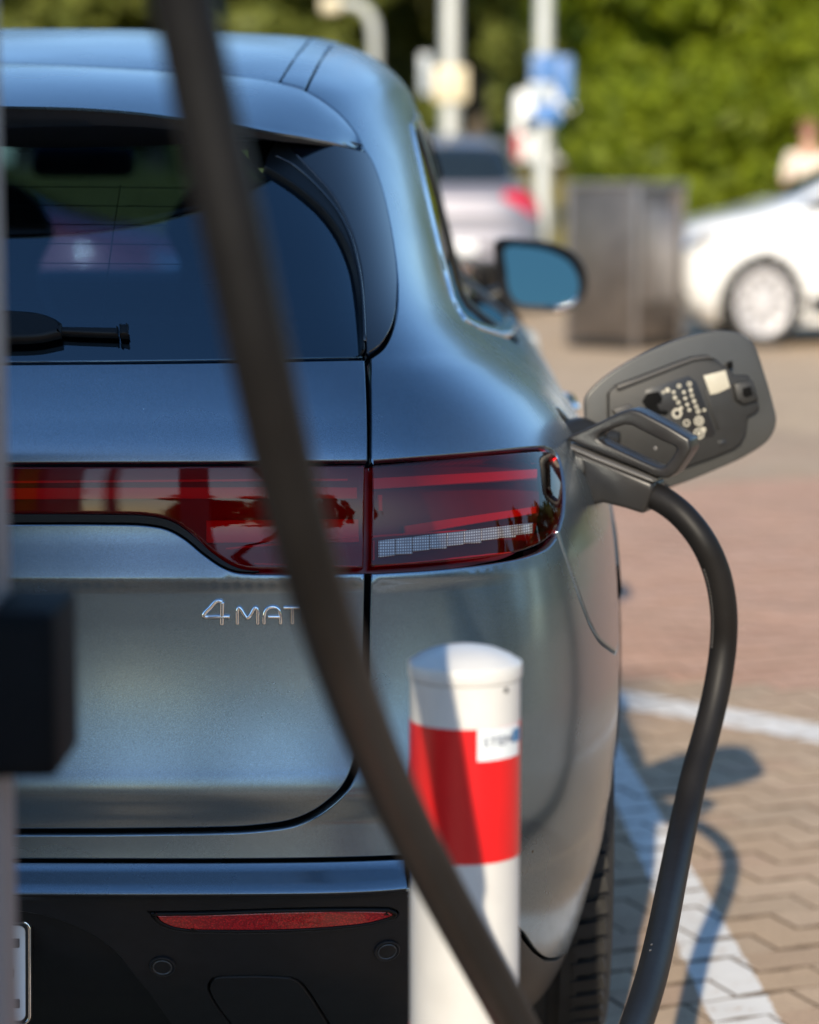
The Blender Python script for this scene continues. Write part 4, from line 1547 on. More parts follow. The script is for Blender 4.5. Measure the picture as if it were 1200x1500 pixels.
prism_px('recess_shade', [(938, 588), (945, 576), (962, 573), (968, 582), (966, 590), (960, 592), (964, 600), (978, 602), (974, 608), (956, 606), (946, 600)], -0.0112, -0.0105, M['void'], bevel=0.0002)
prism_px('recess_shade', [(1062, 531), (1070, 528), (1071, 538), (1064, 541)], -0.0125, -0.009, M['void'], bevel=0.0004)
prism_px('flap_sticker', [(1028, 550), (1060, 542), (1067, 567), (1050, 575), (1038, 578)], -0.0112, -0.0098, M['white_print'], bevel=0.0002)
prism_px('flap_latch', [(1071, 562), (1079, 560), (1098, 556), (1104, 574), (1107, 586), (1085, 592), (1074, 585)], -0.018, -0.008, M['plastic_grey'], bevel=0.002)
prism_px('latch_slot', [(1083, 568), (1095, 565), (1098, 578), (1088, 582), (1083, 578)], -0.0186, -0.0170, M['void'], bevel=0.0003)
prism_px('tray_slot', [(1049, 646), (1060, 643), (1062, 650), (1052, 653)], -0.0112, -0.0098, M['ink'], bevel=0.0003)
prism_px('tray_ridge', [(1030, 570), (1033, 569), (1052, 628), (1048, 629)], -0.0125, -0.0095, M['plastic_grey'], bevel=0.0008)
prism_px('tray_step', [(893, 600), (920, 590), (926, 602), (905, 612)], -0.02, -0.008, M['plastic_light'], bevel=0.002)


def ring_px(px, py, r_out, r_in, name='print_symbol'):
    bm = bmesh.new()
    c = fpx(px, py)
    k = 1 / 985.0
    n_ = 14
    r_out, r_in = r_out * 0.72, r_in * 0.72
    po = [(c[0] + r_out * k * math.cos(2 * math.pi * i / n_), c[1] + r_out * k * math.sin(2 * math.pi * i / n_)) for i in range(n_)]
    if r_in > 0:
        pi_ = [(c[0] + r_in * k * math.cos(2 * math.pi * i / n_), c[1] + r_in * k * math.sin(2 * math.pi * i / n_)) for i in range(n_)]
        prism_bm(bm, po, 0.0003, 0, hole=pi_)
    else:
        prism_bm(bm, po, 0.0003, 0)
    o_ = bm_obj(name, bm, M['white_print'], ty_, False)
    o_.location = (0, -0.0116 if True else 0, 0)
    return o_


ty_off = ty_.location.y
for px, py, ro, ri in ((1021, 634.5, 11, 8), (1021, 634.5, 4, 0), (1021, 616, 10, 7), (1021, 616, 4.5, 2), (1003, 619, 7, 4.5), (1027, 629, 6, 0), (989, 605, 10.5, 6), (975, 571, 5, 0), (969, 574, 3, 0),
                       (992, 565, 4.5, 2), (986, 582, 4, 0), (991, 589, 4, 1.5), (995, 597, 3.5, 0), (1007, 562, 5, 2.5), (1009, 571, 4, 0), (1011, 579, 4, 1.5), (1014, 587, 4, 0), (1017, 595, 4, 1.5), (1020, 602, 4.5, 2), (1001, 583, 3.5, 0), (1004, 592, 3.5, 0), (1007, 600, 3.5, 0), (999, 574, 3.5, 0), (984, 574, 3.5, 0), (1029, 600, 3.2, 0)):
    o_ = ring_px(px, py, ro, ri)
    o_.location.y = -0.0116 - ty_off
# strut of the hinge, from the opening to the flap
tube('hinge_arm', catmull([(0.885, 0.66, 0.992), (0.925, 0.70, 1.0), (0.948, 0.712, 0.99), (0.975, 0.725, 0.985)], 6), 0.020, M['plastic_grey'], car, 12)
# socket behind the opening
V = []
ph = HERO.ev(port_hole[:, 0], port_hole[:, 1])
nh = HERO.normal(port_hole[:, 0], port_hole[:, 1])
ctr = ph.mean(0)
rings = [ph - nh * 0.004, ph - nh * 0.05 + (ctr - ph) * 0.06, ctr + (ph - ctr) * 0.55 - nh * 0.055, ctr + (ph - ctr) * 0.02 - nh * 0.055]
n_ = len(ph)
F = [(i * n_ + k, i * n_ + (k + 1) % n_, (i + 1) * n_ + (k + 1) % n_, (i + 1) * n_ + k) for i in range(3) for k in range(n_)]
bm = bmesh.new(); vs = [bm.verts.new(v) for v in np.concatenate(rings)]
for f in F:
    bm.faces.new([vs[i] for i in f])
bm_obj('charge_socket', bm, M['void'], car, True, RAD(50))
# ------------------------------------------------------------------ charging plug
M['cable'] = simple('black_cable_rubber', (0.0095, 0.0085, 0.008), 0.5, spec=0.2, noise=14, var=0.25, bump=(60, 0.12, 0.002))
M['plug'] = simple('black_plug_plastic', (0.018, 0.017, 0.0165), 0.36, spec=0.45, noise=30, var=0.15, bump=(700, 0.12, 0.0004))
M['plug_pale'] = simple('plug_edge_plastic', (0.10, 0.095, 0.09), 0.38, noise=40, var=0.15)
M['scuff'] = simple('pale_scuff', (0.5, 0.42, 0.30), 0.6, noise=30, var=0.1)
O_p = at_y(840, 650, 0.50)
ppx, Mp = frame_px(O_p, (0.93, -0.36, 0.0), (0.0, 0.0, 1.0))
plug = tag(empty('charging_plug'), 'black charging plug with a looped grip pushed into the socket of the car', 'charging plug')
plug.matrix_basis = Mp


def plug_prism(name, pts, d, mat, bevel=0.003, hole=None, seg=3, y=0.0, parent=plug):
    bm = bmesh.new()
    prism_bm(bm, [ppx(*p) for p in pts], d, bevel, seg, [ppx(*p) for p in hole] if hole is not None else None)
    o_ = bm_obj(name, bm, mat, parent, True, RAD(40))
    o_.location = (0, y, 0)
    return o_


plug_prism('plug_body', [(838, 650), (846, 655), (905, 679), (966, 704), (966, 716), (953, 750), (925, 741), (893, 733), (872, 737), (866, 715), (864, 690), (850, 678)], 0.030, M['plug'], 0.006)
plug_prism('plug_nose', [(800, 640), (838, 652), (850, 678), (864, 692), (862, 712), (812, 690)], 0.027, M['plug'], 0.005)
lo_ = [(836, 641), (884, 661), (940, 683), (967, 696), (984, 699), (997, 690), (1010, 671), (1019, 657), (1017, 641), (985, 622), (945, 601), (931, 597), (915, 602), (880, 619), (856, 630), (842, 636)]
li_ = [(882, 641), (893, 648), (945, 672), (966, 681), (974, 683), (981, 680), (990, 669), (998, 656), (996, 652), (975, 643), (945, 628), (932, 621), (922, 620), (905, 625), (892, 630), (884, 635)]
plug_prism('grip', lo_, 0.022, M['plug'], 0.004, hole=li_)
plug_prism('grip_seam', [(838, 647), (884, 666), (940, 688), (966, 699), (967, 703), (940, 693), (884, 671), (840, 652)], 0.0315, M['plug_pale'], 0.001)  # highlight along the grip base, put in as a paler strip
plug_prism('release_button', [(846, 658), (864, 668), (868, 680), (864, 712), (858, 700), (852, 680)], 0.0325, M['plug'], 0.002)
for px, py, r in ((855, 700, 0.0022), (862, 715, 0.0040), (971, 653, 0.0030)):
    c = ppx(px, py)
    o_ = lathe('screw', [(r, -0.001), (r, 0.0006), (r * 0.6, 0.001), (0, 0.001)], M['plug_pale'], plug, 12, 'Y')
    o_.location = (c[0], -0.0335, c[1])
    o_.rotation_euler = (0, 0, math.pi)

# the heavy cable from the plug, down in a loop and up past the camera to the charger
CB = [(950, 722, 0.455), (975, 735, 0.44), (1002, 757, 0.425), (1030, 793, 0.415), (1050, 838, 0.42), (1060, 890, 0.43), (1060, 940, 0.44), (1052, 1000, 0.43), (1036, 1070, 0.40), (1019, 1130, 0.36), (1003, 1200, 0.30),
      (985, 1290, 0.16), (969, 1370, 0.00), (952, 1440, -0.15), (925, 1520, -0.30), (890, 1590, -0.47), (845, 1620, -0.64), (800, 1580, -0.76), (752, 1493, -0.86), (690, 1382, -0.96), (625, 1262, -1.06), (570, 1150, -1.18), (524, 1040, -1.32), (483, 925, -1.44),
      (446, 800, -1.50), (412, 665, -1.535), (380, 520, -1.56), (348, 370, -1.57), (315, 220, -1.575), (283, 70, -1.58), (252, -80, -1.59), (222, -240, -1.62), (190, -420, -1.63)]
CHX = at_y(15, 750, -1.15)[0]                           # right side of the charger's cable mast
cpts = [at_y(*c) for c in CB]
top = cpts[-1]
cpts += [np.array([top[0] - 0.05, top[1], top[2] + 0.12]), np.array([0.43, -1.60, 2.0]), np.array([0.40, -1.50, 2.02])]
cable = tag(tube('charging_cable', catmull(cpts, 8), 0.0185, M['cable'], None, 20), 'thick black charging cable hanging in a long loop from the charger to the plug', 'cable')
for px, py, y, r in ((951, 1395, -0.085, 0.0016), (940, 1427, -0.16, 0.0013)):       # specks of dried mud
    pass
cl = catmull(cpts, 8)


def cable_mark(i0, i1, ang, n, size):
    """pale printing along the cable"""
    bm = bmesh.new()
    T = np.gradient(cl, axis=0); T /= np.linalg.norm(T, axis=1)[:, None]
    for i in np.linspace(i0, i1, n):
        k = int(i); p = cl[k] + (cl[k + 1] - cl[k]) * (i - k)
        t = T[k]
        toc = CAM - p; toc = toc - t * (toc @ t); toc /= np.linalg.norm(toc)
        s = np.cross(t, toc)
        d = toc * math.cos(ang) + s * math.sin(ang)
        e = np.cross(t, d)
        c = p + d * 0.0186
        for (a, b) in ((-1, 1),):
            q = [c + t * size * 1.6 * u + e * size * v for u, v in ((-1, -1), (1, -1), (1, 1), (-1, 1))]
            lo = [bm.verts.new(v - d * 0.0004) for v in q]; hi = [bm.verts.new(v + d * 0.0004) for v in q]
            bm.faces.new(hi)
            for u in range(4):
                bm.faces.new((lo[u], lo[(u + 1) % 4], hi[(u + 1) % 4], hi[u]))
    return bm_obj('cable_print', bm, M['plug_pale'], cable, False)


cable_mark(30, 49, 0.95, 22, 0.0011)
cable_mark(100, 101, 0.5, 2, 0.0012)

# ------------------------------------------------------------------ bollard
M['white_enamel'] = simple('white_enamel', (0.58, 0.57, 0.545), 0.36, noise=14, var=0.07, coat=0.15, bump=(70, 0.08, 0.001))
M['red_foil'] = simple('red_reflective_foil', (0.60, 0.008, 0.010), 0.32, noise=15, var=0.05)
M['label_grey'] = simple('pale_label', (0.66, 0.70, 0.72), 0.4, noise=30, var=0.03)
M['label_blue'] = simple('label_blue_print', (0.05, 0.17, 0.34), 0.4, noise=30, var=0.05)
M['label_ink'] = simple('label_dark_print', (0.03, 0.05, 0.12), 0.4, noise=30, var=0.05)
BX, BY, BR = at_y(681.5, 1000, -0.63)[0], -0.63, 0.0525
zt = at_y(682, 977, BY)[2]
z_r1, z_r0, z_r2 = at_y(682, 1069, BY - BR)[2], at_y(682, 1268, BY - BR)[2], at_y(682, 1524, BY - BR)[2]
bol = tag(empty('bollard', (BX, BY, 0)), 'white tubular bollard with a red band in front of the grey car', 'bollard')
lathe('post', [(BR, 0.0), (BR, zt - 0.010), (BR - 0.002, zt - 0.009)], M['white_enamel'], bol, 64)
lathe('cap', [(BR + 0.0010, zt - 0.0085), (BR + 0.0016, zt - 0.006), (BR + 0.0016, zt + 0.0045), (BR + 0.0006, zt + 0.0062), (BR - 0.002, zt + 0.0074), (BR * 0.85, zt + 0.0115), (BR * 0.6, zt + 0.0170), (BR * 0.3, zt + 0.0205), (0.0, zt + 0.0215)], M['white_enamel'], bol, 64)
zz = z_r1
while zz > 0.15:
    lo = max(zz - (z_r1 - z_r0), 0.05)
    lathe('red_band', [(BR - 0.001, lo), (BR + 0.0005, lo + 0.0004), (BR + 0.0005, zz - 0.0004), (BR - 0.001, zz)], M['red_foil'], bol, 64)
    zz -= (z_r0 - z_r2) + (z_r1 - z_r0)


def on_post(a, z, r):
    """a: angle from the direction of the camera"""
    return (r * math.sin(a), -r * math.cos(a), z)


def curved_patch(name, a0, a1, z0, z1, r, mat, parent, n=12, t=0.0006):
    V, F = [], []
    for i in range(n + 1):
        a = a0 + (a1 - a0) * i / n
        V += [on_post(a, z0, r), on_post(a, z1, r), on_post(a, z1, r - t), on_post(a, z0, r - t)]
    for i in range(n):
        for k in range(4):
            F.append((4 * i + k, 4 * i + (k + 1) % 4, 4 * i + 4 + (k + 1) % 4, 4 * i + 4 + k))
    F += [(0, 1, 2, 3), (4 * n + 3, 4 * n + 2, 4 * n + 1, 4 * n)]
    bm = bmesh.new(); vs = [bm.verts.new(v) for v in V]
    for f in F:
        bm.faces.new([vs[i] for i in f])
    return bm_obj(name, bm, mat, parent, True, RAD(40))


a_l = lambda px: math.asin(max(-0.99, min(0.99, (at_y(px, 1080, BY - BR * 0.5)[0] - BX) / BR)))
z_l1, z_l0 = at_y(730, 1064, BY - 0.035)[2], at_y(730, 1110, BY - 0.035)[2]
lab = curved_patch('maker_label', a_l(699), 1.22, z_l0, z_l1, BR + 0.0011, M['label_grey'], bol)
tx = bpy.data.curves.new('label_text', 'FONT')
tx.body = 'STEM'
tx.size = 0.017
tx.extrude = 0.0002
tx.resolution_u = 3
to = bpy.data.objects.new('label_text', tx)
COL.objects.link(to)
dg = bpy.context.evaluated_depsgraph_get()
tme = bpy.data.meshes.new_from_object(to.evaluated_get(dg))
bpy.data.objects.remove(to)
zm = z_l0 + (z_l1 - z_l0) * 0.46
tw = max(v.co.x for v in tme.vertices)
aa0, aa1 = a_l(706), a_l(747)
for v in tme.vertices:
    a = aa0 + (aa1 - aa0) * v.co.x / tw
    v.co = on_post(a, zm + v.co.y * 0.72, BR + 0.0019 + v.co.z)
link('label_text', tme, M['label_ink'], lab)
curved_patch('label_mark', a_l(749), a_l(760), zm - 0.0005, zm + 0.012, BR + 0.0014, M['label_blue'], lab, 4, 0.0002)
a_d = a_l(741)
dn = curved_patch('paint_chip', a_d - 0.05, a_d + 0.05, at_y(741, 1016, BY - 0.04)[2], at_y(741, 1009, BY - 0.04)[2], BR + 0.0004, M['ink'], bol, 3, 0.0002)

# ------------------------------------------------------------------ charging station at the left edge
M['charger_paint'] = simple('charger_grey_enamel', (0.21, 0.19, 0.19), 0.5, noise=6, var=0.04)
M['charger_dark'] = simple('charger_dark_plastic', (0.0035, 0.0045, 0.006), 0.7, spec=0.10, noise=10, var=0.15)
M['yellow_tape'] = simple('yellow_warning_tape', (0.62, 0.40, 0.03), 0.4, noise=20, var=0.06)
M['display'] = simple('charger_display', (0.01, 0.012, 0.015), 0.08, noise=5, var=0.2)
ch = tag(empty('charging_station', (CHX - 0.5, -1.95, 0)), 'grey charging station at the left edge with a dark plug holster on its side', 'charging station')


def ch_box(name, x0, x1, y0, y1, z0, z1, mat, bevel=0.006, parent=None):
    c = ((x0 + x1) / 2 - ch.location.x, (y0 + y1) / 2 - ch.location.y, (z0 + z1) / 2)
    return box(name, c, (x1 - x0, y1 - y0, z1 - z0), mat, parent or ch, bevel, 3)


CX1 = 0.08                                             # right side of the cabinet
ch_box('cabinet', CX1 - 0.62, CX1, -1.70, -1.16, 0.12, 2.02, M['charger_paint'], 0.012)
ch_box('plinth', CX1 - 0.60, CX1 - 0.02, -1.68, -1.18, 0.0, 0.12, M['charger_dark'], 0.004)
ch_box('roof_cap', CX1 - 0.64, CX1 + 0.004, -1.72, -1.14, 2.02, 2.06, M['charger_dark'], 0.008)
y0, y1 = -1.1595, -1.1535
ch_box('front_panel', CX1 - 0.58, CX1 - 0.06, y0, y1, 0.20, 1.98, M['charger_dark'], 0.002)
ch_box('display', CX1 - 0.46, CX1 - 0.18, y1 - 0.001, y1 + 0.004, 1.35, 1.62, M['display'], 0.003)
ch_box('card_reader', CX1 - 0.40, CX1 - 0.24, y1 - 0.001, y1 + 0.006, 1.12, 1.24, M['plug'], 0.004)
ch_box('edge_stripe', CX1 - 0.050, CX1 - 0.014, -1.1598, -1.157, 0.20, 1.98, M['yellow_tape'], 0.0008)
for k in range(9):
    ch_box('vent_slat', CX1 - 0.52, CX1 - 0.12, -1.708, -1.699, 0.4 + k * 0.05, 0.43 + k * 0.05, M['charger_dark'], 0.002)
ch_box('cable_mast', CHX - 0.075, CHX, -1.205, -1.15, 0.0, 2.12, M['charger_paint'], 0.006)
ch_box('mast_foot', CHX - 0.12, CHX + 0.045, -1.25, -1.105, -0.004, 0.012, M['charger_dark'], 0.003)
for zz in (0.35, 1.86):
    ch_box('mast_bracket', CX1 - 0.002, CHX - 0.0745, -1.20, -1.17, zz, zz + 0.05, M['charger_dark'], 0.004)
ch_box('cable_arm', CHX - 0.075, CHX + 0.03, -1.56, -1.10, 1.98, 2.06, M['charger_dark'], 0.02)
p_h = at_y(78, 899, -1.26)
p_b = at_y(78, 1142, -1.26)
hol = ch_box('plug_holster', CHX - 0.0005, p_h[0], -1.26, -1.150, p_b[2], p_h[2], M['charger_dark'], 0.005)
ch_box('holster_rim', CHX + 0.004, p_h[0] - 0.006, -1.2635, -1.259, p_b[2] + 0.008, p_h[2] - 0.008, M['charger_dark'], 0.002)

# unseen pylon, added as a blocker: its board shades the tail of the car
pyl = tag(empty('added_shade_pylon', (-2.42, -20.0, 0)), 'tall two legged pylon added out of view to shade the tail of the car', 'added shade pylon')
for x in (-0.62, 0.62):
    lathe_o = lathe('leg', [(0.10, 0.0), (0.09, 11.8)], M['charger_paint'], pyl, 16)
    lathe_o.location = (x, 0.12, 0)
box('board', (0, 0, 10.72), (1.76, 0.16, 1.80), M['charger_paint'], pyl, 0.02)
box('board_frame', (0, 0, 11.66), (1.78, 0.20, 0.07), M['charger_dark'], pyl, 0.01)
# ------------------------------------------------------------------ ground
gp = lambda x, y: on_ground(x, y)[:2]
LINE_A = [gp(895, 1155), gp(948, 1295), gp(1020, 1438), gp(1040, 1493)], [gp(917, 1104), gp(972, 1207), gp(1040, 1317), gp(1102, 1423), gp(1150, 1500)]


def fit(pts):
    P = np.array(pts); return np.polyfit(P[:, 1], P[:, 0], 1)      # x = a*y + b


la0, la1 = fit(LINE_A[0]), fit(LINE_A[1])
LB_ = [gp(915, 1012), gp(1025, 1031), gp(1200, 1060)], [gp(919, 1038), gp(1025, 1054), gp(1200, 1088)]
fitx = lambda pts: np.polyfit(np.array(pts)[:, 0], np.array(pts)[:, 1], 1)   # y = a*x + b
lb1, lb0 = fitx(LB_[0]), fitx(LB_[1])
pk0 = fitx([gp(915, 985), gp(1200, 1012)])
pk1 = fitx([gp(985, 713), gp(1200, 697)])



def paver_mat(name, cols, paint=True, far=False):
    m, nt, b = new_mat(name)
    L = nt.links.new
    b.inputs['Roughness'].default_value = 0.85
    b.inputs['Specular IOR Level'].default_value = 0.25
    geo = nt.nodes.new('ShaderNodeNewGeometry')
    ramp = nt.nodes.new('ShaderNodeValToRGB')
    ramp.color_ramp.interpolation = 'CONSTANT' if not far else 'LINEAR'
    while len(ramp.color_ramp.elements) < len(cols):
        ramp.color_ramp.elements.new(0.5)
    for i, c in enumerate(cols):
        ramp.color_ramp.elements[i].position = i / len(cols)
        ramp.color_ramp.elements[i].color = (*c, 1)
    if far:
        n0 = nt.nodes.new('ShaderNodeTexVoronoi'); n0.inputs['Scale'].default_value = 6
        L(geo.outputs['Position'], n0.inputs['Vector'])
        L(n0.outputs['Color'], ramp.inputs['Fac'])
    else:
        oi = nt.nodes.new('ShaderNodeObjectInfo')
        ad = nt.nodes.new('ShaderNodeMath'); ad.operation = 'ADD'
        L(oi.outputs['Random'], ad.inputs[0]); L(geo.outputs['Random Per Island'], ad.inputs[1])
        fr = nt.nodes.new('ShaderNodeMath'); fr.operation = 'FRACT'
        L(ad.outputs[0], fr.inputs[0])
        L(fr.outputs[0], ramp.inputs['Fac'])
    n = nt.nodes.new('ShaderNodeTexNoise'); n.inputs['Scale'].default_value = 2.2; n.inputs['Detail'].default_value = 10; n.inputs['Roughness'].default_value = 0.7
    L(geo.outputs['Position'], n.inputs['Vector'])
    n2 = nt.nodes.new('ShaderNodeTexNoise'); n2.inputs['Scale'].default_value = 160; n2.inputs['Detail'].default_value = 4
    L(geo.outputs['Position'], n2.inputs['Vector'])
    mr = nt.nodes.new('ShaderNodeMapRange'); mr.inputs['From Min'].default_value = 0.3; mr.inputs['From Max'].default_value = 0.7; mr.inputs['To Min'].default_value = 0.84; mr.inputs['To Max'].default_value = 1.12
    L(n.outputs['Fac'], mr.inputs['Value'])
    mr2 = nt.nodes.new('ShaderNodeMapRange'); mr2.inputs['From Min'].default_value = 0.3; mr2.inputs['From Max'].default_value = 0.7; mr2.inputs['To Min'].default_value = 0.75; mr2.inputs['To Max'].default_value = 1.2
    L(n2.outputs['Fac'], mr2.inputs['Value'])
    mu = nt.nodes.new('ShaderNodeMath'); mu.operation = 'MULTIPLY'; L(mr.outputs[0], mu.inputs[0]); L(mr2.outputs[0], mu.inputs[1])
    vm = nt.nodes.new('ShaderNodeVectorMath'); vm.operation = 'SCALE'
    L(ramp.outputs['Color'], vm.inputs[0]); L(mu.outputs[0], vm.inputs['Scale'])
    col = vm.outputs[0]
    if paint:
        sp_ = nt.nodes.new('ShaderNodeSeparateXYZ'); L(geo.outputs['Position'], sp_.inputs[0])

        def lin(a, bb, var, other, sign):
            """sign * (other - (a*var + bb)) > 0"""
            m1 = nt.nodes.new('ShaderNodeMath'); m1.operation = 'MULTIPLY_ADD'
            L(sp_.outputs[var], m1.inputs[0]); m1.inputs[1].default_value = a; m1.inputs[2].default_value = bb
            m2 = nt.nodes.new('ShaderNodeMath'); m2.operation = 'SUBTRACT'
            if sign > 0:
                L(sp_.outputs[other], m2.inputs[0]); L(m1.outputs[0], m2.inputs[1])
            else:
                L(m1.outputs[0], m2.inputs[0]); L(sp_.outputs[other], m2.inputs[1])
            return m2.outputs[0]

        def op(o_, a, b2):
            mm = nt.nodes.new('ShaderNodeMath'); mm.operation = o_
            for i, x in enumerate((a, b2)):
                if isinstance(x, (int, float)):
                    mm.inputs[i].default_value = x
                else:
                    L(x, mm.inputs[i])
            return mm.outputs[0]
        A = op('MINIMUM', lin(la0[0], la0[1], 'Y', 'X', 1), lin(la1[0], la1[1], 'Y', 'X', -1))
        A = op('MINIMUM', A, lin(lb0[0], lb0[1] + 0.02, 'X', 'Y', -1))          # stops at the cross line
        Bm = op('MINIMUM', lin(lb0[0], lb0[1], 'X', 'Y', 1), lin(lb1[0], lb1[1], 'X', 'Y', -1))
        mk = op('MAXIMUM', A, Bm)
        ne = nt.nodes.new('ShaderNodeTexNoise'); ne.inputs['Scale'].default_value = 45; ne.inputs['Detail'].default_value = 6
        L(geo.outputs['Position'], ne.inputs['Vector'])
        j = op('MULTIPLY', op('SUBTRACT', ne.outputs['Fac'], 0.5), 0.020)
        mk = op('GREATER_THAN', op('ADD', mk, j), 0.0)
        wear = nt.nodes.new('ShaderNodeMapRange'); wear.inputs['From Min'].default_value = 0.36; wear.inputs['From Max'].default_value = 0.44
        nw = nt.nodes.new('ShaderNodeTexNoise'); nw.inputs['Scale'].default_value = 30; nw.inputs['Detail'].default_value = 9; nw.inputs['Roughness'].default_value = 0.75
        L(geo.outputs['Position'], nw.inputs['Vector']); L(nw.outputs['Fac'], wear.inputs['Value'])
        mk = op('MULTIPLY', mk, wear.outputs[0])
        wc = nt.nodes.new('ShaderNodeVectorMath'); wc.operation = 'SCALE'; wc.inputs[0].default_value = (0.74, 0.72, 0.68); L(mr.outputs[0], wc.inputs['Scale'])
        mx = nt.nodes.new('ShaderNodeMix'); mx.data_type = 'RGBA'
        L(mk, mx.inputs['Factor']); L(col, mx.inputs['A']); L(wc.outputs[0], mx.inputs['B'])
        col = mx.outputs['Result']
    L(col, b.inputs['Base Color'])
    bp = nt.nodes.new('ShaderNodeBump'); bp.inputs['Strength'].default_value = 0.5; bp.inputs['Distance'].default_value = 0.002
    L(n2.outputs['Fac'], bp.inputs['Height']); L(bp.outputs['Normal'], b.inputs['Normal'])
    return m


BEIGE = [(0.46, 0.335, 0.225), (0.49, 0.36, 0.245), (0.44, 0.315, 0.21), (0.48, 0.345, 0.235), (0.45, 0.335, 0.23), (0.50, 0.37, 0.255), (0.46, 0.325, 0.22), (0.47, 0.34, 0.225), (0.47, 0.345, 0.235), (0.45, 0.315, 0.215)]
PINK = [(0.52, 0.315, 0.215), (0.50, 0.295, 0.20), (0.54, 0.33, 0.23), (0.51, 0.31, 0.21), (0.53, 0.31, 0.205)]
M['paver_beige'] = paver_mat('beige_pavers', BEIGE)
M['paver_pink'] = paver_mat('pink_pavers', PINK)
M['ground_far'] = paver_mat('sandy_ground', [(0.46, 0.335, 0.215), (0.50, 0.365, 0.24), (0.48, 0.35, 0.225)], paint=False, far=True)

# the sheet under and around the pavers, out to the horizon
gv, gf = [], []
rr = [0, 3, 6, 10, 16, 25, 40, 70, 150, 400, 1200]
bm = bmesh.new()
bmesh.ops.create_grid(bm, x_segments=40, y_segments=40, size=900)
ground = bm_obj('ground', bm, M['ground_far'], None, False)
ground.location = (0, 0, -0.009)
ground['kind'] = 'structure'

# asphalt lane behind the photographer
M['asphalt'] = simple('asphalt', (0.050, 0.050, 0.052), 0.85, spec=0.3, noise=3, var=0.25, bump=(120, 0.5, 0.004))
bm = bmesh.new()
bmesh.ops.create_grid(bm, x_segments=12, y_segments=6, size=1.0)
bmesh.ops.scale(bm, vec=(60, 10.3, 1), verts=bm.verts)
road = bm_obj('road', bm, M['asphalt'], None, False)
road.location = (0, -13.78, -0.004)
road['kind'] = 'structure'

# joint sand under the stones
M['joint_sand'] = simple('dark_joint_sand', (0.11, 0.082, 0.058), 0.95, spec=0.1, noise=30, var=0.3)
bm = bmesh.new()
vs = [bm.verts.new(v) for v in ((-3.25, -3.45, 0), (6.05, -3.45, 0), (6.05, 10.55, 0), (-3.25, 10.55, 0))]
bm.faces.new(vs)
o_ = bm_obj('joint_sand', bm, M['joint_sand'], None, False)
o_.location = (0, 0, -0.0035)
o_['kind'] = 'structure'

# zigzag paving stones, in courses turned a little against the bays
PL, PW = 0.200, 0.100
ANG = RAD(24)


def paver_mesh(name):
    g = 0.0021
    hw, hl, z = PW / 2 - g, PL / 2 - g, 0.010
    pts = []
    for k, (fx, o_) in enumerate(((-1, 0), (-0.5, 1), (0, 0), (0.5, -1), (1, 0))):
        pts.append((fx * hl, -hw + 0.006 * o_))
    for k, (fx, o_) in enumerate(((1, 0), (0.5, -1), (0, 0), (-0.5, 1), (-1, 0))):
        pts.append((fx * hl, hw + 0.006 * o_))
    n = len(pts)
    c = 0.0013
    V = [(x, y, -0.05) for x, y in pts] + [(x, y, -c) for x, y in pts] + [(x * (1 - c / hl), y * (1 - c / hw), 0) for x, y in pts]
    F = []
    for i in range(n):
        j = (i + 1) % n
        F += [(i, j, n + j, n + i), (n + i, n + j, 2 * n + j, 2 * n + i)]
    F.append(tuple(range(2 * n, 3 * n)))
    return V, F


PV, PF = paver_mesh('paver')
pv_arr = np.array(PV)
ca, sa = math.cos(ANG), math.sin(ANG)
rng = np.random.default_rng(5)
cells = []
for i in range(-66, 100):
    for j in range(-120, 190):
        x = (i + (0.5 if j % 2 else 0)) * PL
        y = j * PW
        X, Y = ca * x - sa * y, sa * x + ca * y
        X += 1.5; Y += 3.0
        if -3.2 < X < 6.0 and -3.4 < Y < 10.5:
            cells.append((X, Y))
cells = np.array(cells)
inpink = (cells[:, 1] > pk0[0] * cells[:, 0] + pk0[1]) & (cells[:, 1] < pk1[0] * cells[:, 0] + pk1[1])
dz = rng.normal(0, 0.0006, len(cells)); rz = rng.normal(0, 0.006, len(cells)); tl = rng.normal(0, 0.003, (len(cells), 2))
pr = np.array([project((x, y, 0)) for x, y in cells])
seen = (pr[:, 0] > 880) & (pr[:, 0] < 1240) & (pr[:, 1] > 660) & (pr[:, 1] < 1540) & (cells[:, 1] > 0.2)
under_car = (np.abs(cells[:, 0]) < 0.80)
seen &= ~under_car
order = np.argsort(cells[:, 1] + 100 * ~seen)
single = set(order[:min(280, seen.sum())].tolist())
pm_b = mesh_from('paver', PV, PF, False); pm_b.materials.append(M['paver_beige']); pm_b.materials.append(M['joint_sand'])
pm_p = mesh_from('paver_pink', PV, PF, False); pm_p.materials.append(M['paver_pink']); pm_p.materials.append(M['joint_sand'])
for me_ in (pm_b, pm_p):                                # shade put into the side colour, so sunlit joint walls stay dark
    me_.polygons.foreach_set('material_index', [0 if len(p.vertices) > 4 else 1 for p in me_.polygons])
pavement = empty('pavement'); pavement['kind'] = 'structure'
for i in sorted(single):
    o_ = bpy.data.objects.new('paver', pm_p if inpink[i] else pm_b)
    COL.objects.link(o_)
    o_.parent = pavement
    o_.location = (cells[i, 0], cells[i, 1], dz[i])
    o_.rotation_euler = (tl[i, 0], tl[i, 1], ANG + rz[i])
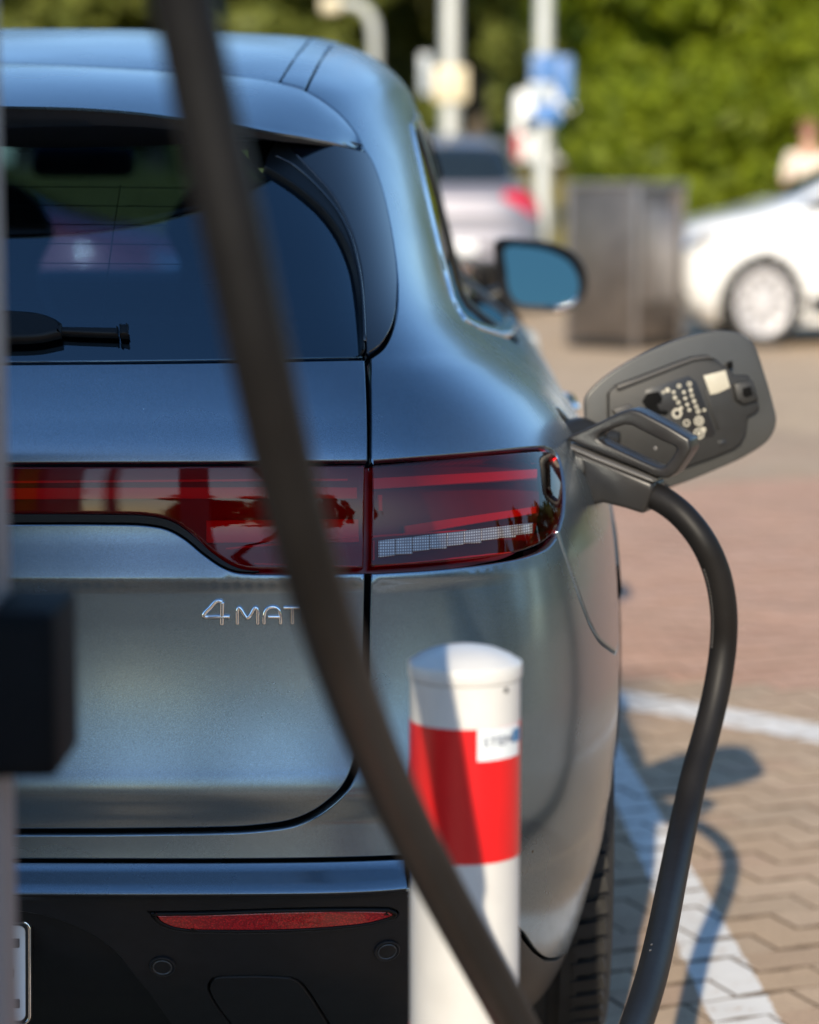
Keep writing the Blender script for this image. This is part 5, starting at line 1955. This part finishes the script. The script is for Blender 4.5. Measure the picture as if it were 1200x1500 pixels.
for flag, mat, nm in ((False, 'paver_beige', 'distant_pavers'), (True, 'paver_pink', 'distant_pink_pavers')):
    ids = [i for i in range(len(cells)) if i not in single and bool(inpink[i]) == flag]
    nV = len(PV)
    A = ANG + rz[ids]
    x = pv_arr[None, :, 0] * np.cos(A)[:, None] - pv_arr[None, :, 1] * np.sin(A)[:, None] + cells[ids, 0][:, None]
    y = pv_arr[None, :, 0] * np.sin(A)[:, None] + pv_arr[None, :, 1] * np.cos(A)[:, None] + cells[ids, 1][:, None]
    z = pv_arr[None, :, 2] + dz[ids][:, None]
    V = np.stack([x, y, np.broadcast_to(z, x.shape)], 2).reshape(-1, 3)
    F = [tuple(k * nV + q for q in f) for k in range(len(ids)) for f in PF]
    me_ = mesh_from(nm, V, F, False)
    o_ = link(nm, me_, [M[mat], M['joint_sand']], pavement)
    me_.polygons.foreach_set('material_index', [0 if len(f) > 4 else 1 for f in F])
    o_['kind'] = 'stuff'

# ------------------------------------------------------------------ other cars
CAR_ROWS_FRONT = None
G_WHEELS = [(0.92, 0.345), (4.05, 0.345)]


def other_car(name, label, loc, rz, paint, sx=0.94, sy=0.90, sz=1.0, group=None, detail='all'):
    root = tag(empty(name, loc, rz), label, 'car', group)
    root.scale = (sx, sy, sz)

    def sk(nm, outline, mat, lift, both=True, step=0.08, parent=root, seam=False, **k):
        return panel(nm, HERO, resample(np.concatenate([outline, outline[:1]]), 0.05), M[mat] if isinstance(mat, str) else mat, parent, lift=lift, gap=0.0, edge=0.004, wall=0.02, step=step, both=both and not seam, seam=seam, **k)
    # body skin without the wheel openings
    nu, nv = 170, 90
    us, vs = np.linspace(0, HERO.umax, nu), np.linspace(0, HERO.vmax - 1e-4, nv)
    uu, vv = np.meshgrid(us, vs, indexing='ij')
    P = HERO.ev(uu.ravel(), vv.ravel())
    P[:, 0] = np.maximum(P[:, 0], 0)
    idx = np.arange(nu * nv).reshape(nu, nv)
    kill = np.zeros(len(P), bool)
    for y, z in G_WHEELS:
        kill |= ((P[:, 1] - y) ** 2 + (P[:, 2] - z) ** 2 < 0.40 ** 2) & (P[:, 0] > 0.6)
    V, F = [], []
    for s in (1, -1):
        b = len(V)
        V += [tuple(p * np.array([s, 1, 1])) for p in P]
        for i in range(nu - 1):
            for j in range(nv - 1):
                q = (idx[i, j], idx[i + 1, j], idx[i + 1, j + 1], idx[i, j + 1])
                if kill[list(q)].all():
                    continue
                F.append(tuple(b + int(k) for k in (q if s > 0 else q[::-1])))
    bm = bmesh.new()
    vs_ = [bm.verts.new(v) for v in V]
    for f in F:
        bm.faces.new([vs_[i] for i in f])
    bmesh.ops.remove_doubles(bm, verts=bm.verts, dist=1e-4)
    bm_obj('body', bm, paint, root, True)
    # openings, glass and lamps
    for y, z in G_WHEELS:
        for s in (1, -1):
            V, F = [], []
            for x in (0.55, 0.965):
                for a in np.linspace(-25, 205, 25):
                    V.append((s * x, y + 0.405 * math.cos(RAD(a)), z + 0.405 * math.sin(RAD(a))))
            for i in range(24):
                F.append((i, i + 1, 26 + i, 25 + i))
            link('wheel_well', mesh_from('wheel_well', V, F), M['void'], root)
            wheel_parts('wheel', root, (s * 0.845, y, z), s, 0.345, 0.22, 5, M['alloy_pale'], True)
    def sd(pts):
        return np.array([uv_side(y, z) if uv_side(y, z) is not None else HERO.near((0.9, y, z)) for y, z in pts])
    sk('side_window', sd([(1.05, 1.13), (1.6, 1.09), (2.3, 1.065), (2.36, 1.07), (2.26, 1.42), (1.7, 1.45), (1.25, 1.44)]), 'dark_glass', 0.003)
    sk('side_window', sd([(2.46, 1.065), (3.3, 1.045), (3.74, 1.055), (3.60, 1.12), (3.1, 1.32), (2.70, 1.43), (2.36, 1.435)]), 'dark_glass', 0.003)
    sk('sill_trim', sd([(1.36, 0.24), (3.60, 0.24), (3.60, 0.40), (1.36, 0.40)]), 'plastic', 0.006)
    fr = lambda pts: np.array([h for h in (HERO.hit((x, 9, z), (0, -1, 0)) for x, z in pts) if h is not None])

    def mid(arr, u):
        return np.concatenate([arr, [[u, arr[-1][1]]], [[u, arr[0][1]]]])
    sk('windscreen', mid(fr([(0.0, 1.14), (0.4, 1.14), (0.62, 1.15), (0.60, 1.30), (0.54, 1.42), (0.46, 1.50), (0.2, 1.52), (0.0, 1.52)]), HERO.umax), 'dark_glass', 0.003, seam=True)
    sk('headlight', fr([(0.56, 0.74), (0.70, 0.74), (0.84, 0.80), (0.86, 0.86), (0.80, 0.88), (0.62, 0.82)]), 'headlamp', 0.004)
    sk('grille', mid(fr([(0.0, 0.32), (0.5, 0.32), (0.66, 0.36), (0.62, 0.50), (0.3, 0.52), (0.0, 0.52)]), HERO.umax), 'plastic', 0.004, seam=True)
    re_ = lambda pts: np.array([h for h in (HERO.hit((x, -3, z), (0, 1, 0)) for x, z in pts) if h is not None])
    sk('rear_window', mid(re_([(0.0, 1.17), (0.4, 1.17), (0.61, 1.18), (0.65, 1.30), (0.63, 1.42), (0.5, 1.50), (0.0, 1.51)]), 0.0), 'dark_glass', 0.003, seam=True)
    sk('tail_light', re_([(0.52, 1.03), (0.68, 0.97), (0.84, 0.87), (0.915, 0.87), (0.92, 0.97), (0.88, 1.05), (0.74, 1.10), (0.54, 1.10)]), 'tail_red', 0.006)
    sk('lower_bumper', mid(re_([(0.0, 0.22), (0.5, 0.23), (0.84, 0.30), (0.88, 0.42), (0.80, 0.50), (0.0, 0.52)]), 0.0), 'plastic', 0.006, seam=True)
    bm = bmesh.new(); prism_bm(bm, rrect(0.52, 0.11, 0.01), 0.004, 0.001); o_ = bm_obj('number_plate', bm, M['plate_white'], root); o_.location = (0, -0.005, 0.60)
    for s in (1, -1):
        bm = bmesh.new(); add_box(bm, (s * 0.96, 3.12, 1.12), (0.20, 0.13, 0.13), 0.05, 3); bm_obj('side_mirror', bm, paint, root)
    for y in (1.75, 2.72):
        for s in (1, -1):
            box('door_handle', (s * 0.955, y, 0.93), (0.03, 0.20, 0.03), paint, root, 0.01)
    return root


M['alloy_pale'] = simple('pale_alloy', (0.46, 0.45, 0.46), 0.4, metal=0.15, noise=8, var=0.05)
M['dark_glass'] = simple('dark_car_glass', (0.012, 0.018, 0.022), 0.03, spec=0.7, noise=3, var=0.1)
M['headlamp'] = simple('clear_headlamp', (0.85, 0.87, 0.9), 0.08, metal=0.85, noise=20, var=0.15)
M['tail_red'] = simple('red_tail_lamp', (0.55, 0.010, 0.030), 0.12, noise=20, var=0.2, coat=0.5)
M['white_paint'] = paint_mat('white_car_paint', (0.80, 0.80, 0.79), 0.25, 0.0, 0.8, 0.05, False)
M['silver_paint'] = paint_mat('silver_car_paint', (0.22, 0.21, 0.235), 0.38, 0.45, 0.5, 0.05, False)
M['maroon_paint'] = paint_mat('maroon_car_paint', (0.36, 0.07, 0.10), 0.35, 0.1, 0.6, 0.05, False)


def place_by_px(px, py_ground):
    return on_ground(px, py_ground)


# silver car, seen from behind beyond the mirror
p = at_y(800, 300, 21.3)
other_car('parked_car', 'silver grey car seen from behind with its red tail lamp beyond the wing mirror', (p[0] - 0.885, 21.3, 0), RAD(4), M['silver_paint'], 0.94, 0.92, 1.05)
# white car, nose towards the left
th = RAD(5)
wpos = on_ground(1117, 508)                              # below its front wheel
dirx = np.array([math.cos(th), math.sin(th)])            # from nose to tail
rz_w = math.atan2(dirx[0], -dirx[1])                     # local +Y points from tail to nose
fwd = np.array([-math.sin(rz_w), math.cos(rz_w)])
right = np.array([math.cos(rz_w), math.sin(rz_w)])
sgn = 1 if right[1] < 0 else -1
org = np.array([wpos[0], wpos[1]]) - fwd * 4.05 * 0.84 - right * sgn * 0.93 * 0.95
other_car('parked_car', 'white car parked side on with silver wheel at the right edge', (org[0], org[1], 0), rz_w, M['white_paint'], 0.95, 0.84, 1.0)
# maroon car seen through the windows of the charging car
p = at_y(120, 360, 13.0)
other_car('parked_car', 'maroon car parked crosswise in front of the charging car', (p[0] - 3.65, 13.9, 0), RAD(-88), M['maroon_paint'], 0.93, 0.9, 0.97)

# ------------------------------------------------------------------ metal cabinet
M['steel_dull'] = simple('brushed_steel', (0.13, 0.112, 0.10), 0.36, metal=0.6, noise=5, var=0.25)
M['steel_light'] = simple('steel_rim', (0.24, 0.22, 0.21), 0.35, metal=0.6, noise=8, var=0.1)
c0 = on_ground(931, 513)
ang = RAD(-38)
bx = tag(empty('waste_container', (c0[0], c0[1], 0), 0), 'brown steel box cabinet standing left of the white car', 'metal cabinet')
bx.rotation_euler = (0, 0, ang)
hb = 1.24
wl, wr_ = 0.63, 0.62
box('side_panel', (-wl / 2 + 0.004, 0.30, hb / 2 + 0.03), (wl - 0.03, 0.62, hb - 0.09), M['steel_dull'], bx, 0.006)
for x, y in ((-0.0, 0.0), (-wl, 0.0), (-0.0, 0.62), (-wl, 0.62)):
    box('corner_post', (x, y, hb / 2), (0.035, 0.035, hb), M['steel_light'], bx, 0.004)
box('lid', (-wl / 2, 0.31, hb + 0.012), (wl + 0.07, 0.69, 0.035), M['steel_light'], bx, 0.008)
box('plinth', (-wl / 2, 0.31, 0.03), (wl - 0.02, 0.60, 0.06), M['plastic_grey'], bx, 0.004)
box('hatch', (0.004, 0.31, 0.72), (0.012, 0.46, 0.72), M['steel_light'], bx, 0.004)
box('hatch_handle', (0.018, 0.14, 0.72), (0.02, 0.03, 0.16), M['steel_light'], bx, 0.006)
box('door_panel', (-wl / 2, -0.012, 0.66), (wl - 0.10, 0.012, 0.98), M['steel_dull'], bx, 0.004)

# ------------------------------------------------------------------ posts, signs and lamps
M['galv'] = simple('galvanised_steel', (0.40, 0.41, 0.39), 0.5, metal=0.2, noise=6, var=0.08)
M['sign_cream'] = simple('cream_sign_face', (0.60, 0.52, 0.36), 0.45, noise=6, var=0.04)
M['sign_blue'] = simple('blue_sign_face', (0.055, 0.17, 0.42), 0.4, noise=6, var=0.05)
M['sign_white'] = simple('white_sign_face', (0.36, 0.40, 0.44), 0.4, noise=6, var=0.03)


def post(name, label, cat, px, y, r, z_top, z0=0.0):
    p = at_y(px, 200, y)
    ro = tag(empty(name, (p[0], y, z0)), label, cat)
    lathe('pole', [(r * 1.25, 0.0), (r * 1.2, 0.6), (r, 0.65), (r * 0.8, z_top)], M['galv'], ro, 20)
    return ro


def bank_z(y):
    return float(np.interp(y, [22.5, 25.0, 30, 36, 60, 120], [0.0, 0.22, 0.62, 0.95, 1.3, 1.6]))


s1 = post('lamp_post', 'grey lamp post with a cream board behind the silver car', 'lamp post', 660, 33.0, 0.14, 9.0, bank_z(33) - 0.02)
for zt_, zb_ in ((95, 151),):
    pc = at_y(661, (zt_ + zb_) / 2, 32.8)
    bm = bmesh.new(); prism_bm(bm, rrect(0.47, 0.48, 0.06), 0.012, 0.004); o_ = bm_obj('board', bm, M['sign_cream'], s1); o_.location = (0, -0.16, pc[2] - s1.location.z)
box('side_board', (-0.34, 0.1, at_y(600, 108, 33)[2] - s1.location.z), (0.16, 0.02, 0.55), M['sign_white'], s1, 0.003)
s2 = post('sign_post', 'tall pale post with stacked blue and white signs', 'sign post', 796, 27.0, 0.105, 8.0, bank_z(27) - 0.02)
for y0, y1, mt, dx in ((79, 99, 'sign_blue', 0.0), (101, 119, 'sign_blue', 0.0), (121, 149, 'sign_white', -0.03), (151, 180, 'sign_blue', 0.03)):
    a, b_ = at_y(796, y0, 26.8)[2], at_y(796, y1, 26.8)[2]
    bm = bmesh.new(); prism_bm(bm, rrect(0.30, abs(a - b_), 0.02), 0.01, 0.003); o_ = bm_obj('sign_panel', bm, M[mt], s2, True, RAD(40)); o_.location = (dx, -0.14, (a + b_) / 2 - s2.location.z)
bm = bmesh.new(); prism_bm(bm, rrect(0.15, 0.50, 0.02), 0.01, 0.003); o_ = bm_obj('sign_panel', bm, M['sign_blue'], s2, True, RAD(40)); o_.location = (0.24, -0.13, at_y(796, 115, 26.8)[2] - s2.location.z)
SLY = 34.0
s3p = at_y(549, 60, SLY)
s3 = tag(empty('street_lamp', (s3p[0], SLY, bank_z(SLY) - 0.05)), 'curved street lamp with a pale lantern above the car roof', 'street lamp')
zl = [at_y(px, py, SLY) - np.array(s3.location) for px, py in ((549, 110), (549, 60), (546, 34), (536, 16), (520, 7), (500, 5))]
tube('lamp_pole', catmull([(0, 0, 0), (0, 0, 1.0)] + [tuple(v) for v in zl], 6), 0.085, M['galv'], s3, 14)
bm = bmesh.new(); add_box(bm, (0, 0, 0), (0.30, 0.20, 0.24), 0.07, 3); o_ = bm_obj('lantern', bm, M['sign_cream'], s3); lp_ = at_y(485, 8, SLY) - np.array(s3.location); o_.location = tuple(lp_)

# white van far behind the bank, partly hidden by leaves
p = at_y(822, 200, 40)
van = tag(empty('white_van', (p[0], 42.5, bank_z(42))), 'white box van half hidden behind the leaves', 'van')
zv0, zv1 = bank_z(42), at_y(800, 132, 40)[2]
hv = zv1 - zv0
bm = bmesh.new(); add_box(bm, (0, 0.0, hv / 2 + 0.2), (1.55, 5.0, hv - 0.4), 0.12, 3); bm_obj('van_body', bm, M['white_paint'], van)
box('rear_door_seam', (0, -2.507, hv / 2 + 0.3), (0.02, 0.012, hv - 0.8), M['plastic'], van, 0.002)
for s in (-1, 1):
    box('rear_window', (s * 0.36, -2.508, hv - 0.55), (0.50, 0.012, 0.3), M['dark_glass'], van, 0.03)
    box('tail_light', (s * 0.70, -2.508, 0.7), (0.11, 0.014, 0.4), M['tail_red'], van, 0.01)
    for y in (-1.6, 1.6):
        wheel_parts('wheel', van, (s * 0.66, y, 0.34), s, 0.34, 0.22, 6)

# ------------------------------------------------------------------ grass bank
M['grass'] = simple('dry_grass_ground', (0.16, 0.155, 0.045), 0.9, spec=0.1, noise=1.3, var=0.45, bump=(30, 0.5, 0.02))
xs, ys = np.linspace(-30, 40, 60), np.concatenate([np.linspace(22.5, 40, 30), np.linspace(45, 160, 16)])
V = [(x + 0.0 * y, y + 0.8 * math.sin(x * 0.3), bank_z(y) + 0.05 * math.sin(x * 1.7 + y) * (y > 23.5) - (0.02 if y < 22.8 else 0)) for y in ys for x in xs * 3]
nx = len(xs)
F = [(j * nx + i, j * nx + i + 1, (j + 1) * nx + i + 1, (j + 1) * nx + i) for j in range(len(ys) - 1) for i in range(nx - 1)]
bank = link('grass_bank', mesh_from('grass_bank', V, F), M['grass'])
bank['kind'] = 'structure'


def leaf_mat(name, c0, c1, trans=0.35):
    m, nt, b = new_mat(name)
    L = nt.links.new
    geo = nt.nodes.new('ShaderNodeNewGeometry')
    r = nt.nodes.new('ShaderNodeValToRGB')
    r.color_ramp.elements[0].color = (*c0, 1)
    r.color_ramp.elements[1].color = (*c1, 1)
    L(geo.outputs['Random Per Island'], r.inputs['Fac'])
    L(r.outputs['Color'], b.inputs['Base Color'])
    b.inputs['Roughness'].default_value = 0.55
    b.inputs['Specular IOR Level'].default_value = 0.3
    t = nt.nodes.new('ShaderNodeBsdfTranslucent')
    L(r.outputs['Color'], t.inputs['Color'])
    mx = nt.nodes.new('ShaderNodeMixShader')
    mx.inputs['Fac'].default_value = trans
    out = nt.nodes['Material Output']
    L(b.outputs['BSDF'], mx.inputs[1]); L(t.outputs['BSDF'], mx.inputs[2]); L(mx.outputs['Shader'], out.inputs['Surface'])
    return m


M['leaf_bright'] = leaf_mat('bright_leaves', (0.11, 0.15, 0.005), (0.25, 0.30, 0.014), 0.5)
M['leaf_mid'] = leaf_mat('mid_green_leaves', (0.13, 0.155, 0.028), (0.23, 0.25, 0.055), 0.5)
M['leaf_dark'] = leaf_mat('dark_leaves', (0.13, 0.15, 0.045), (0.23, 0.245, 0.075), 0.5)
M['leaf_dry'] = leaf_mat('dry_grass_blades', (0.22, 0.19, 0.05), (0.36, 0.29, 0.08))
M['leaf_green_grass'] = leaf_mat('green_grass_blades', (0.09, 0.15, 0.012), (0.17, 0.24, 0.02))
M['bark'] = simple('bark', (0.10, 0.08, 0.06), 0.9, noise=6, var=0.3, bump=(20, 0.6, 0.02))


def leaves_mesh(name, centers, radii, n_per, size, rg, flat=0.75, shell=0.62):
    """leaf quads scattered in clumps"""
    out, nr = [], []
    for c, r, n in zip(centers, radii, n_per):
        d = rg.normal(size=(n, 3)); d /= np.linalg.norm(d, axis=1)[:, None]
        nr.append(d)
        rad = r * (shell + (1 - shell) * rg.random(n)) ** 1.0
        out.append(np.array(c) + d * rad[:, None] * np.array([1, 1, flat]))
    P = np.concatenate(out)
    n = len(P)
    nrm = np.concatenate(nr) + 0.55 * rg.normal(size=(n, 3)) + np.array([0, 0, 0.25])
    nrm /= np.linalg.norm(nrm, axis=1)[:, None]
    a = np.cross(nrm, rg.normal(size=(n, 3))); a /= np.linalg.norm(a, axis=1)[:, None]
    b = np.cross(nrm, a)
    s = size * (0.6 + 0.8 * rg.random(n))[:, None]
    V = np.stack([P - a * s, P - b * s * 0.42 , P + a * s, P + b * s * 0.42], 1).reshape(-1, 3)
    F = np.arange(4 * n).reshape(-1, 4)
    me = bpy.data.meshes.new(name)
    me.vertices.add(4 * n); me.vertices.foreach_set('co', V.ravel())
    me.loops.add(4 * n); me.loops.foreach_set('vertex_index', F.ravel().astype(np.int32))
    me.polygons.add(n); me.polygons.foreach_set('loop_start', np.arange(0, 4 * n, 4, dtype=np.int32))
    me.update(calc_edges=True)
    me.validate()
    return me


def tree(name, label, cat, x, y, z0, h, w, mat, seed, leaves=9000, size=0.16, trunk_h=0.25, group=None, clumps=46):
    rg = np.random.default_rng(seed)
    ro = tag(empty(name, (x, y, z0)), label, cat, group)
    cs, rs = [], []
    zc_ = h * (trunk_h + (1 - trunk_h) * 0.5)
    hz = h * (1 - trunk_h) * 0.5
    while len(cs) < clumps:
        d = rg.uniform(-1, 1, 3)
        l = np.linalg.norm(d)
        if l > 1 or l < 0.35:
            continue
        cs.append((d[0] * w * 0.5 * 0.86, d[1] * w * 0.5 * 0.86, zc_ + d[2] * hz * 0.86))
        rs.append(w * rg.uniform(0.09, 0.17))
    wts = np.array(rs) ** 2; wts /= wts.sum()
    ns = np.maximum(20, (wts * leaves).astype(int))
    link('crown', leaves_mesh('crown', cs, rs, ns, size, rg), M[mat], ro)
    tr = max(0.05, h * 0.022)
    V = [(0, 0, -0.2), (0.05 * w * rg.normal() * 0.2, 0.02, h * 0.3), (0.03 * w * rg.normal() * 0.3, 0.05, h * 0.75)]
    path = catmull(V, 6)
    tk = link('trunk', tube_mesh('trunk', path, np.linspace(tr * 1.4, tr * 0.4, len(path)), 10), M['bark'], ro)
    for k in range(7):
        c = cs[rg.integers(len(cs))]
        t0 = path[int(len(path) * rg.uniform(0.35, 0.85))]
        pp = catmull([t0, (np.array(t0) + np.array(c)) / 2 + np.array([0, 0, h * 0.03]), c], 4)
        link('limb', tube_mesh('limb', pp, np.linspace(tr * 0.5, tr * 0.12, len(pp)), 6), M['bark'], tk)
    return ro


# bushes on the right beyond the white car
for k, (px, y, h, w, mt, lab) in enumerate((
        (965, 29.0, 3.5, 1.7, 'leaf_bright', 'bright green bush just right of the signpost'),
        (1010, 30.0, 6.2, 4.4, 'leaf_bright', 'tall bright green bush above the steel cabinet'),
        (1120, 29.0, 5.6, 4.6, 'leaf_bright', 'broad bright green bush behind the hood of the white car'),
        (1270, 30.5, 6.0, 5.0, 'leaf_bright', 'bright green bush at the right edge behind the person'),
        (1060, 27.5, 2.4, 3.6, 'leaf_bright', 'low green bush behind the hood of the white car'))):
    p = at_y(px, 245, y)
    tree('bush', lab, 'bush', p[0], y, bank_z(y), h, w, mt, 40 + k, 19000, 0.15, 0.03, None, 85)
# trees further back
for k, (px, y, h, w, mt, lab) in enumerate((
        (40, 48, 9, 8, 'leaf_mid', 'leafy tree behind the left end of the car roof'),
        (230, 50, 10, 8, 'leaf_mid', 'leafy tree behind the upper end of the charging cable'),
        (400, 46, 9, 7, 'leaf_mid', 'leafy tree between the cable and the street lamp'),
        (560, 58, 12, 9, 'leaf_dark', 'dark tree behind the street lamp'),
        (690, 54, 12, 9, 'leaf_dark', 'dark tree behind the lamp post with the cream board'),
        (800, 62, 13, 9, 'leaf_dark', 'dark tree behind the white van'),
        (900, 44, 9, 6, 'leaf_mid', 'tree rising behind the bright bushes'),
        (1180, 46, 11, 9, 'leaf_dark', 'dark tree behind the bushes at the right edge'),
        (-130, 47, 10, 9, 'leaf_mid', 'leafy tree beyond the left edge of the picture'),
        (1420, 44, 10, 9, 'leaf_mid', 'leafy tree beyond the right edge of the picture'))):
    p = at_y(px, 245, y)
    tree('tree', lab, 'tree', p[0], y, bank_z(y), h, w, mt, 70 + k, 24000, 0.22, 0.12, 'trees behind the car park', 90)
wood = []
rg = np.random.default_rng(3)
cs, rs = [], []
for k in range(900):
    x = rg.uniform(-60, 75); y = rg.uniform(78, 96)
    cs.append((x, y, rg.uniform(1.0, 9.5 + 2 * math.sin(x * 0.3)))); rs.append(rg.uniform(1.2, 2.3))
o_ = link('far_wood', leaves_mesh('far_wood', cs, rs, [90] * len(cs), 0.5, rg), M['leaf_mid'])
o_['kind'] = 'stuff'
# grass blades on the bank
def blades(name, n, x0, x1, y0, y1, h, mat, seed):
    rg = np.random.default_rng(seed)
    x = rg.uniform(x0, x1, n); y = rg.uniform(y0, y1, n)
    z = np.array([bank_z(v) for v in y]) - 0.03
    a = rg.uniform(0, 2 * math.pi, n); w = rg.uniform(0.012, 0.03, n); hh = h * rg.uniform(0.5, 1.3, n)
    ln = rg.normal(0, 0.35, (n, 2)) * hh[:, None]
    B = np.stack([x, y, z], 1); s = np.stack([np.cos(a) * w, np.sin(a) * w, 0 * a], 1)
    T = B + np.stack([ln[:, 0], ln[:, 1], hh], 1)
    V = np.stack([B - s, B + s, T], 1).reshape(-1, 3)
    me = bpy.data.meshes.new(name)
    me.vertices.add(3 * n); me.vertices.foreach_set('co', V.ravel())
    me.loops.add(3 * n); me.loops.foreach_set('vertex_index', np.arange(3 * n, dtype=np.int32))
    me.polygons.add(n); me.polygons.foreach_set('loop_start', np.arange(0, 3 * n, 3, dtype=np.int32))
    me.update(calc_edges=True)
    o_ = link(name, me, M[mat]); o_['kind'] = 'stuff'
    return o_


blades('dry_grass', 42000, -8, 14, 25.0, 44, 0.35, 'leaf_dry', 8)
blades('green_grass', 16000, -6, 12, 22.6, 26.5, 0.22, 'leaf_green_grass', 9)

# trees and sheds behind the camera: they show in the lamps and in the paint
def treeline(name, spots, seed):
    """a belt of trees that reads as one mass"""
    rg = np.random.default_rng(seed)
    cs, rs, V, F = [], [], [], []
    for x, y in spots:
        h, w = rg.uniform(4.6, 6.4), rg.uniform(5.0, 7.0)
        for k in range(26):
            d = rg.uniform(-1, 1, 3)
            cs.append((x + d[0] * w * 0.42, y + d[1] * w * 0.42, h * 0.55 + d[2] * h * 0.36)); rs.append(w * rg.uniform(0.10, 0.17))
        me = tube_mesh('trunk', [(x, y, -0.1), (x + 0.1, y, h * 0.3), (x, y + 0.1, h * 0.7)], [0.16, 0.12, 0.05], 8)
        b0 = len(V); V += [tuple(v.co) for v in me.vertices]; F += [tuple(b0 + i for i in p.vertices) for p in me.polygons]
    t_ = link(name, leaves_mesh(name, cs, rs, [120] * len(cs), 0.28, rg), M['leaf_dark'])
    t_['kind'] = 'stuff'
    k_ = link('treeline_trunks', mesh_from('treeline_trunks', V, F), M['bark'], t_)
    k_['kind'] = 'stuff'


rg = np.random.default_rng(21)
treeline('treeline', [(-34 + k * 5.6 + rg.uniform(-1.2, 1.2), rg.uniform(-36, -30)) for k in range(10)] + [(rg.uniform(17, 20), -26 + k * 4.9) for k in range(9)], 22)

# ------------------------------------------------------------------ person beyond the white car
M['skin'] = simple('skin', (0.50, 0.27, 0.19), 0.55, noise=12, var=0.08)
M['shirt'] = simple('cream_shirt', (0.74, 0.62, 0.52), 0.8, noise=20, var=0.05)
M['trousers'] = simple('dark_trousers', (0.05, 0.06, 0.09), 0.8, noise=20, var=0.1)
M['hair'] = simple('reddish_brown_hair', (0.16, 0.06, 0.03), 0.6, noise=60, var=0.3)
pp = at_y(1184, 215, 24.0)
per = tag(empty('person', (pp[0], 24.0, 0.10)), 'person in a cream shirt standing behind the white car', 'person')


def skin_body(name, V, E, R, mat, parent, sub=2):
    me = bpy.data.meshes.new(name)
    me.from_pydata(V, E, [])
    o_ = link(name, me, None, parent)
    md = o_.modifiers.new('skin', 'SKIN')
    for i, r in enumerate(R):
        sv = me.skin_vertices[0].data[i]
        sv.radius = r if isinstance(r, tuple) else (r, r)
        sv.use_root = (i == 0)
    o_.modifiers.new('sub', 'SUBSURF').levels = sub
    o_.modifiers['sub'].render_levels = sub
    dg = bpy.context.evaluated_depsgraph_get()
    m2 = bpy.data.meshes.new_from_object(o_.evaluated_get(dg))
    o_.modifiers.clear()
    o_.data = m2
    m2.materials.clear()
    m2.materials.append(mat)
    m2.polygons.foreach_set('use_smooth', [True] * len(m2.polygons))
    return o_


bV = [(0, 0, 0.95), (0, 0.01, 1.10), (0, 0.01, 1.26), (0, 0, 1.40), (0, -0.01, 1.485), (0, -0.02, 1.56), (0, -0.03, 1.64), (0, -0.02, 1.70),
      (0.10, 0, 0.90), (0.105, -0.01, 0.50), (0.11, 0.02, 0.09), (0.115, -0.13, 0.035),
      (-0.10, 0, 0.90), (-0.105, -0.01, 0.50), (-0.11, 0.02, 0.09), (-0.115, -0.13, 0.035),
      (0.17, 0, 1.385), (0.225, 0.02, 1.12), (0.21, -0.10, 0.90), (0.20, -0.14, 0.82),
      (-0.17, 0, 1.385), (-0.225, 0.02, 1.12), (-0.21, -0.10, 0.90), (-0.20, -0.14, 0.82)]
bE = [(0, 1), (1, 2), (2, 3), (3, 4), (4, 5), (5, 6), (6, 7), (0, 8), (8, 9), (9, 10), (10, 11), (0, 12), (12, 13), (13, 14), (14, 15), (3, 16), (16, 17), (17, 18), (18, 19), (3, 20), (20, 21), (21, 22), (22, 23)]
bR = [(0.15, 0.11), (0.135, 0.10), (0.15, 0.11), (0.13, 0.09), 0.055, 0.07, 0.088, 0.06, 0.085, 0.06, 0.042, 0.036, 0.085, 0.06, 0.042, 0.036, 0.055, 0.042, 0.032, 0.030, 0.055, 0.042, 0.032, 0.030]
skin_body('person_body', bV, bE, bR, M['skin'], per)
sV = [(0, 0, 0.93), (0, 0.01, 1.10), (0, 0.01, 1.27), (0, 0, 1.40), (0, -0.005, 1.46), (0.175, 0, 1.385), (0.215, 0.012, 1.22), (0.226, 0.018, 1.14), (-0.175, 0, 1.385), (-0.215, 0.012, 1.22), (-0.226, 0.018, 1.14)]
sE = [(0, 1), (1, 2), (2, 3), (3, 4), (3, 5), (5, 6), (6, 7), (3, 8), (8, 9), (9, 10)]
sR = [(0.17, 0.125), (0.155, 0.118), (0.168, 0.125), (0.15, 0.105), 0.075, 0.07, 0.06, 0.056, 0.07, 0.06, 0.056]
skin_body('shirt', sV, sE, sR, M['shirt'], per)
tV = [(0, 0, 0.98), (0, 0, 0.90), (0.10, 0, 0.84), (0.105, -0.01, 0.50), (0.11, 0.02, 0.10), (-0.10, 0, 0.84), (-0.105, -0.01, 0.50), (-0.11, 0.02, 0.10)]
tE = [(0, 1), (1, 2), (2, 3), (3, 4), (1, 5), (5, 6), (6, 7)]
tR = [(0.155, 0.118), (0.15, 0.115), 0.098, 0.072, 0.058, 0.098, 0.072, 0.058]
skin_body('trousers', tV, tE, tR, M['trousers'], per)
hm = lathe_mesh('hair', [(0.094, 1.60), (0.100, 1.645), (0.098, 1.70), (0.075, 1.745), (0.035, 1.765), (0, 1.768)], 20)
hr = link('hair', hm, M['hair'], per); hr.location = (0, 0.0, 0)
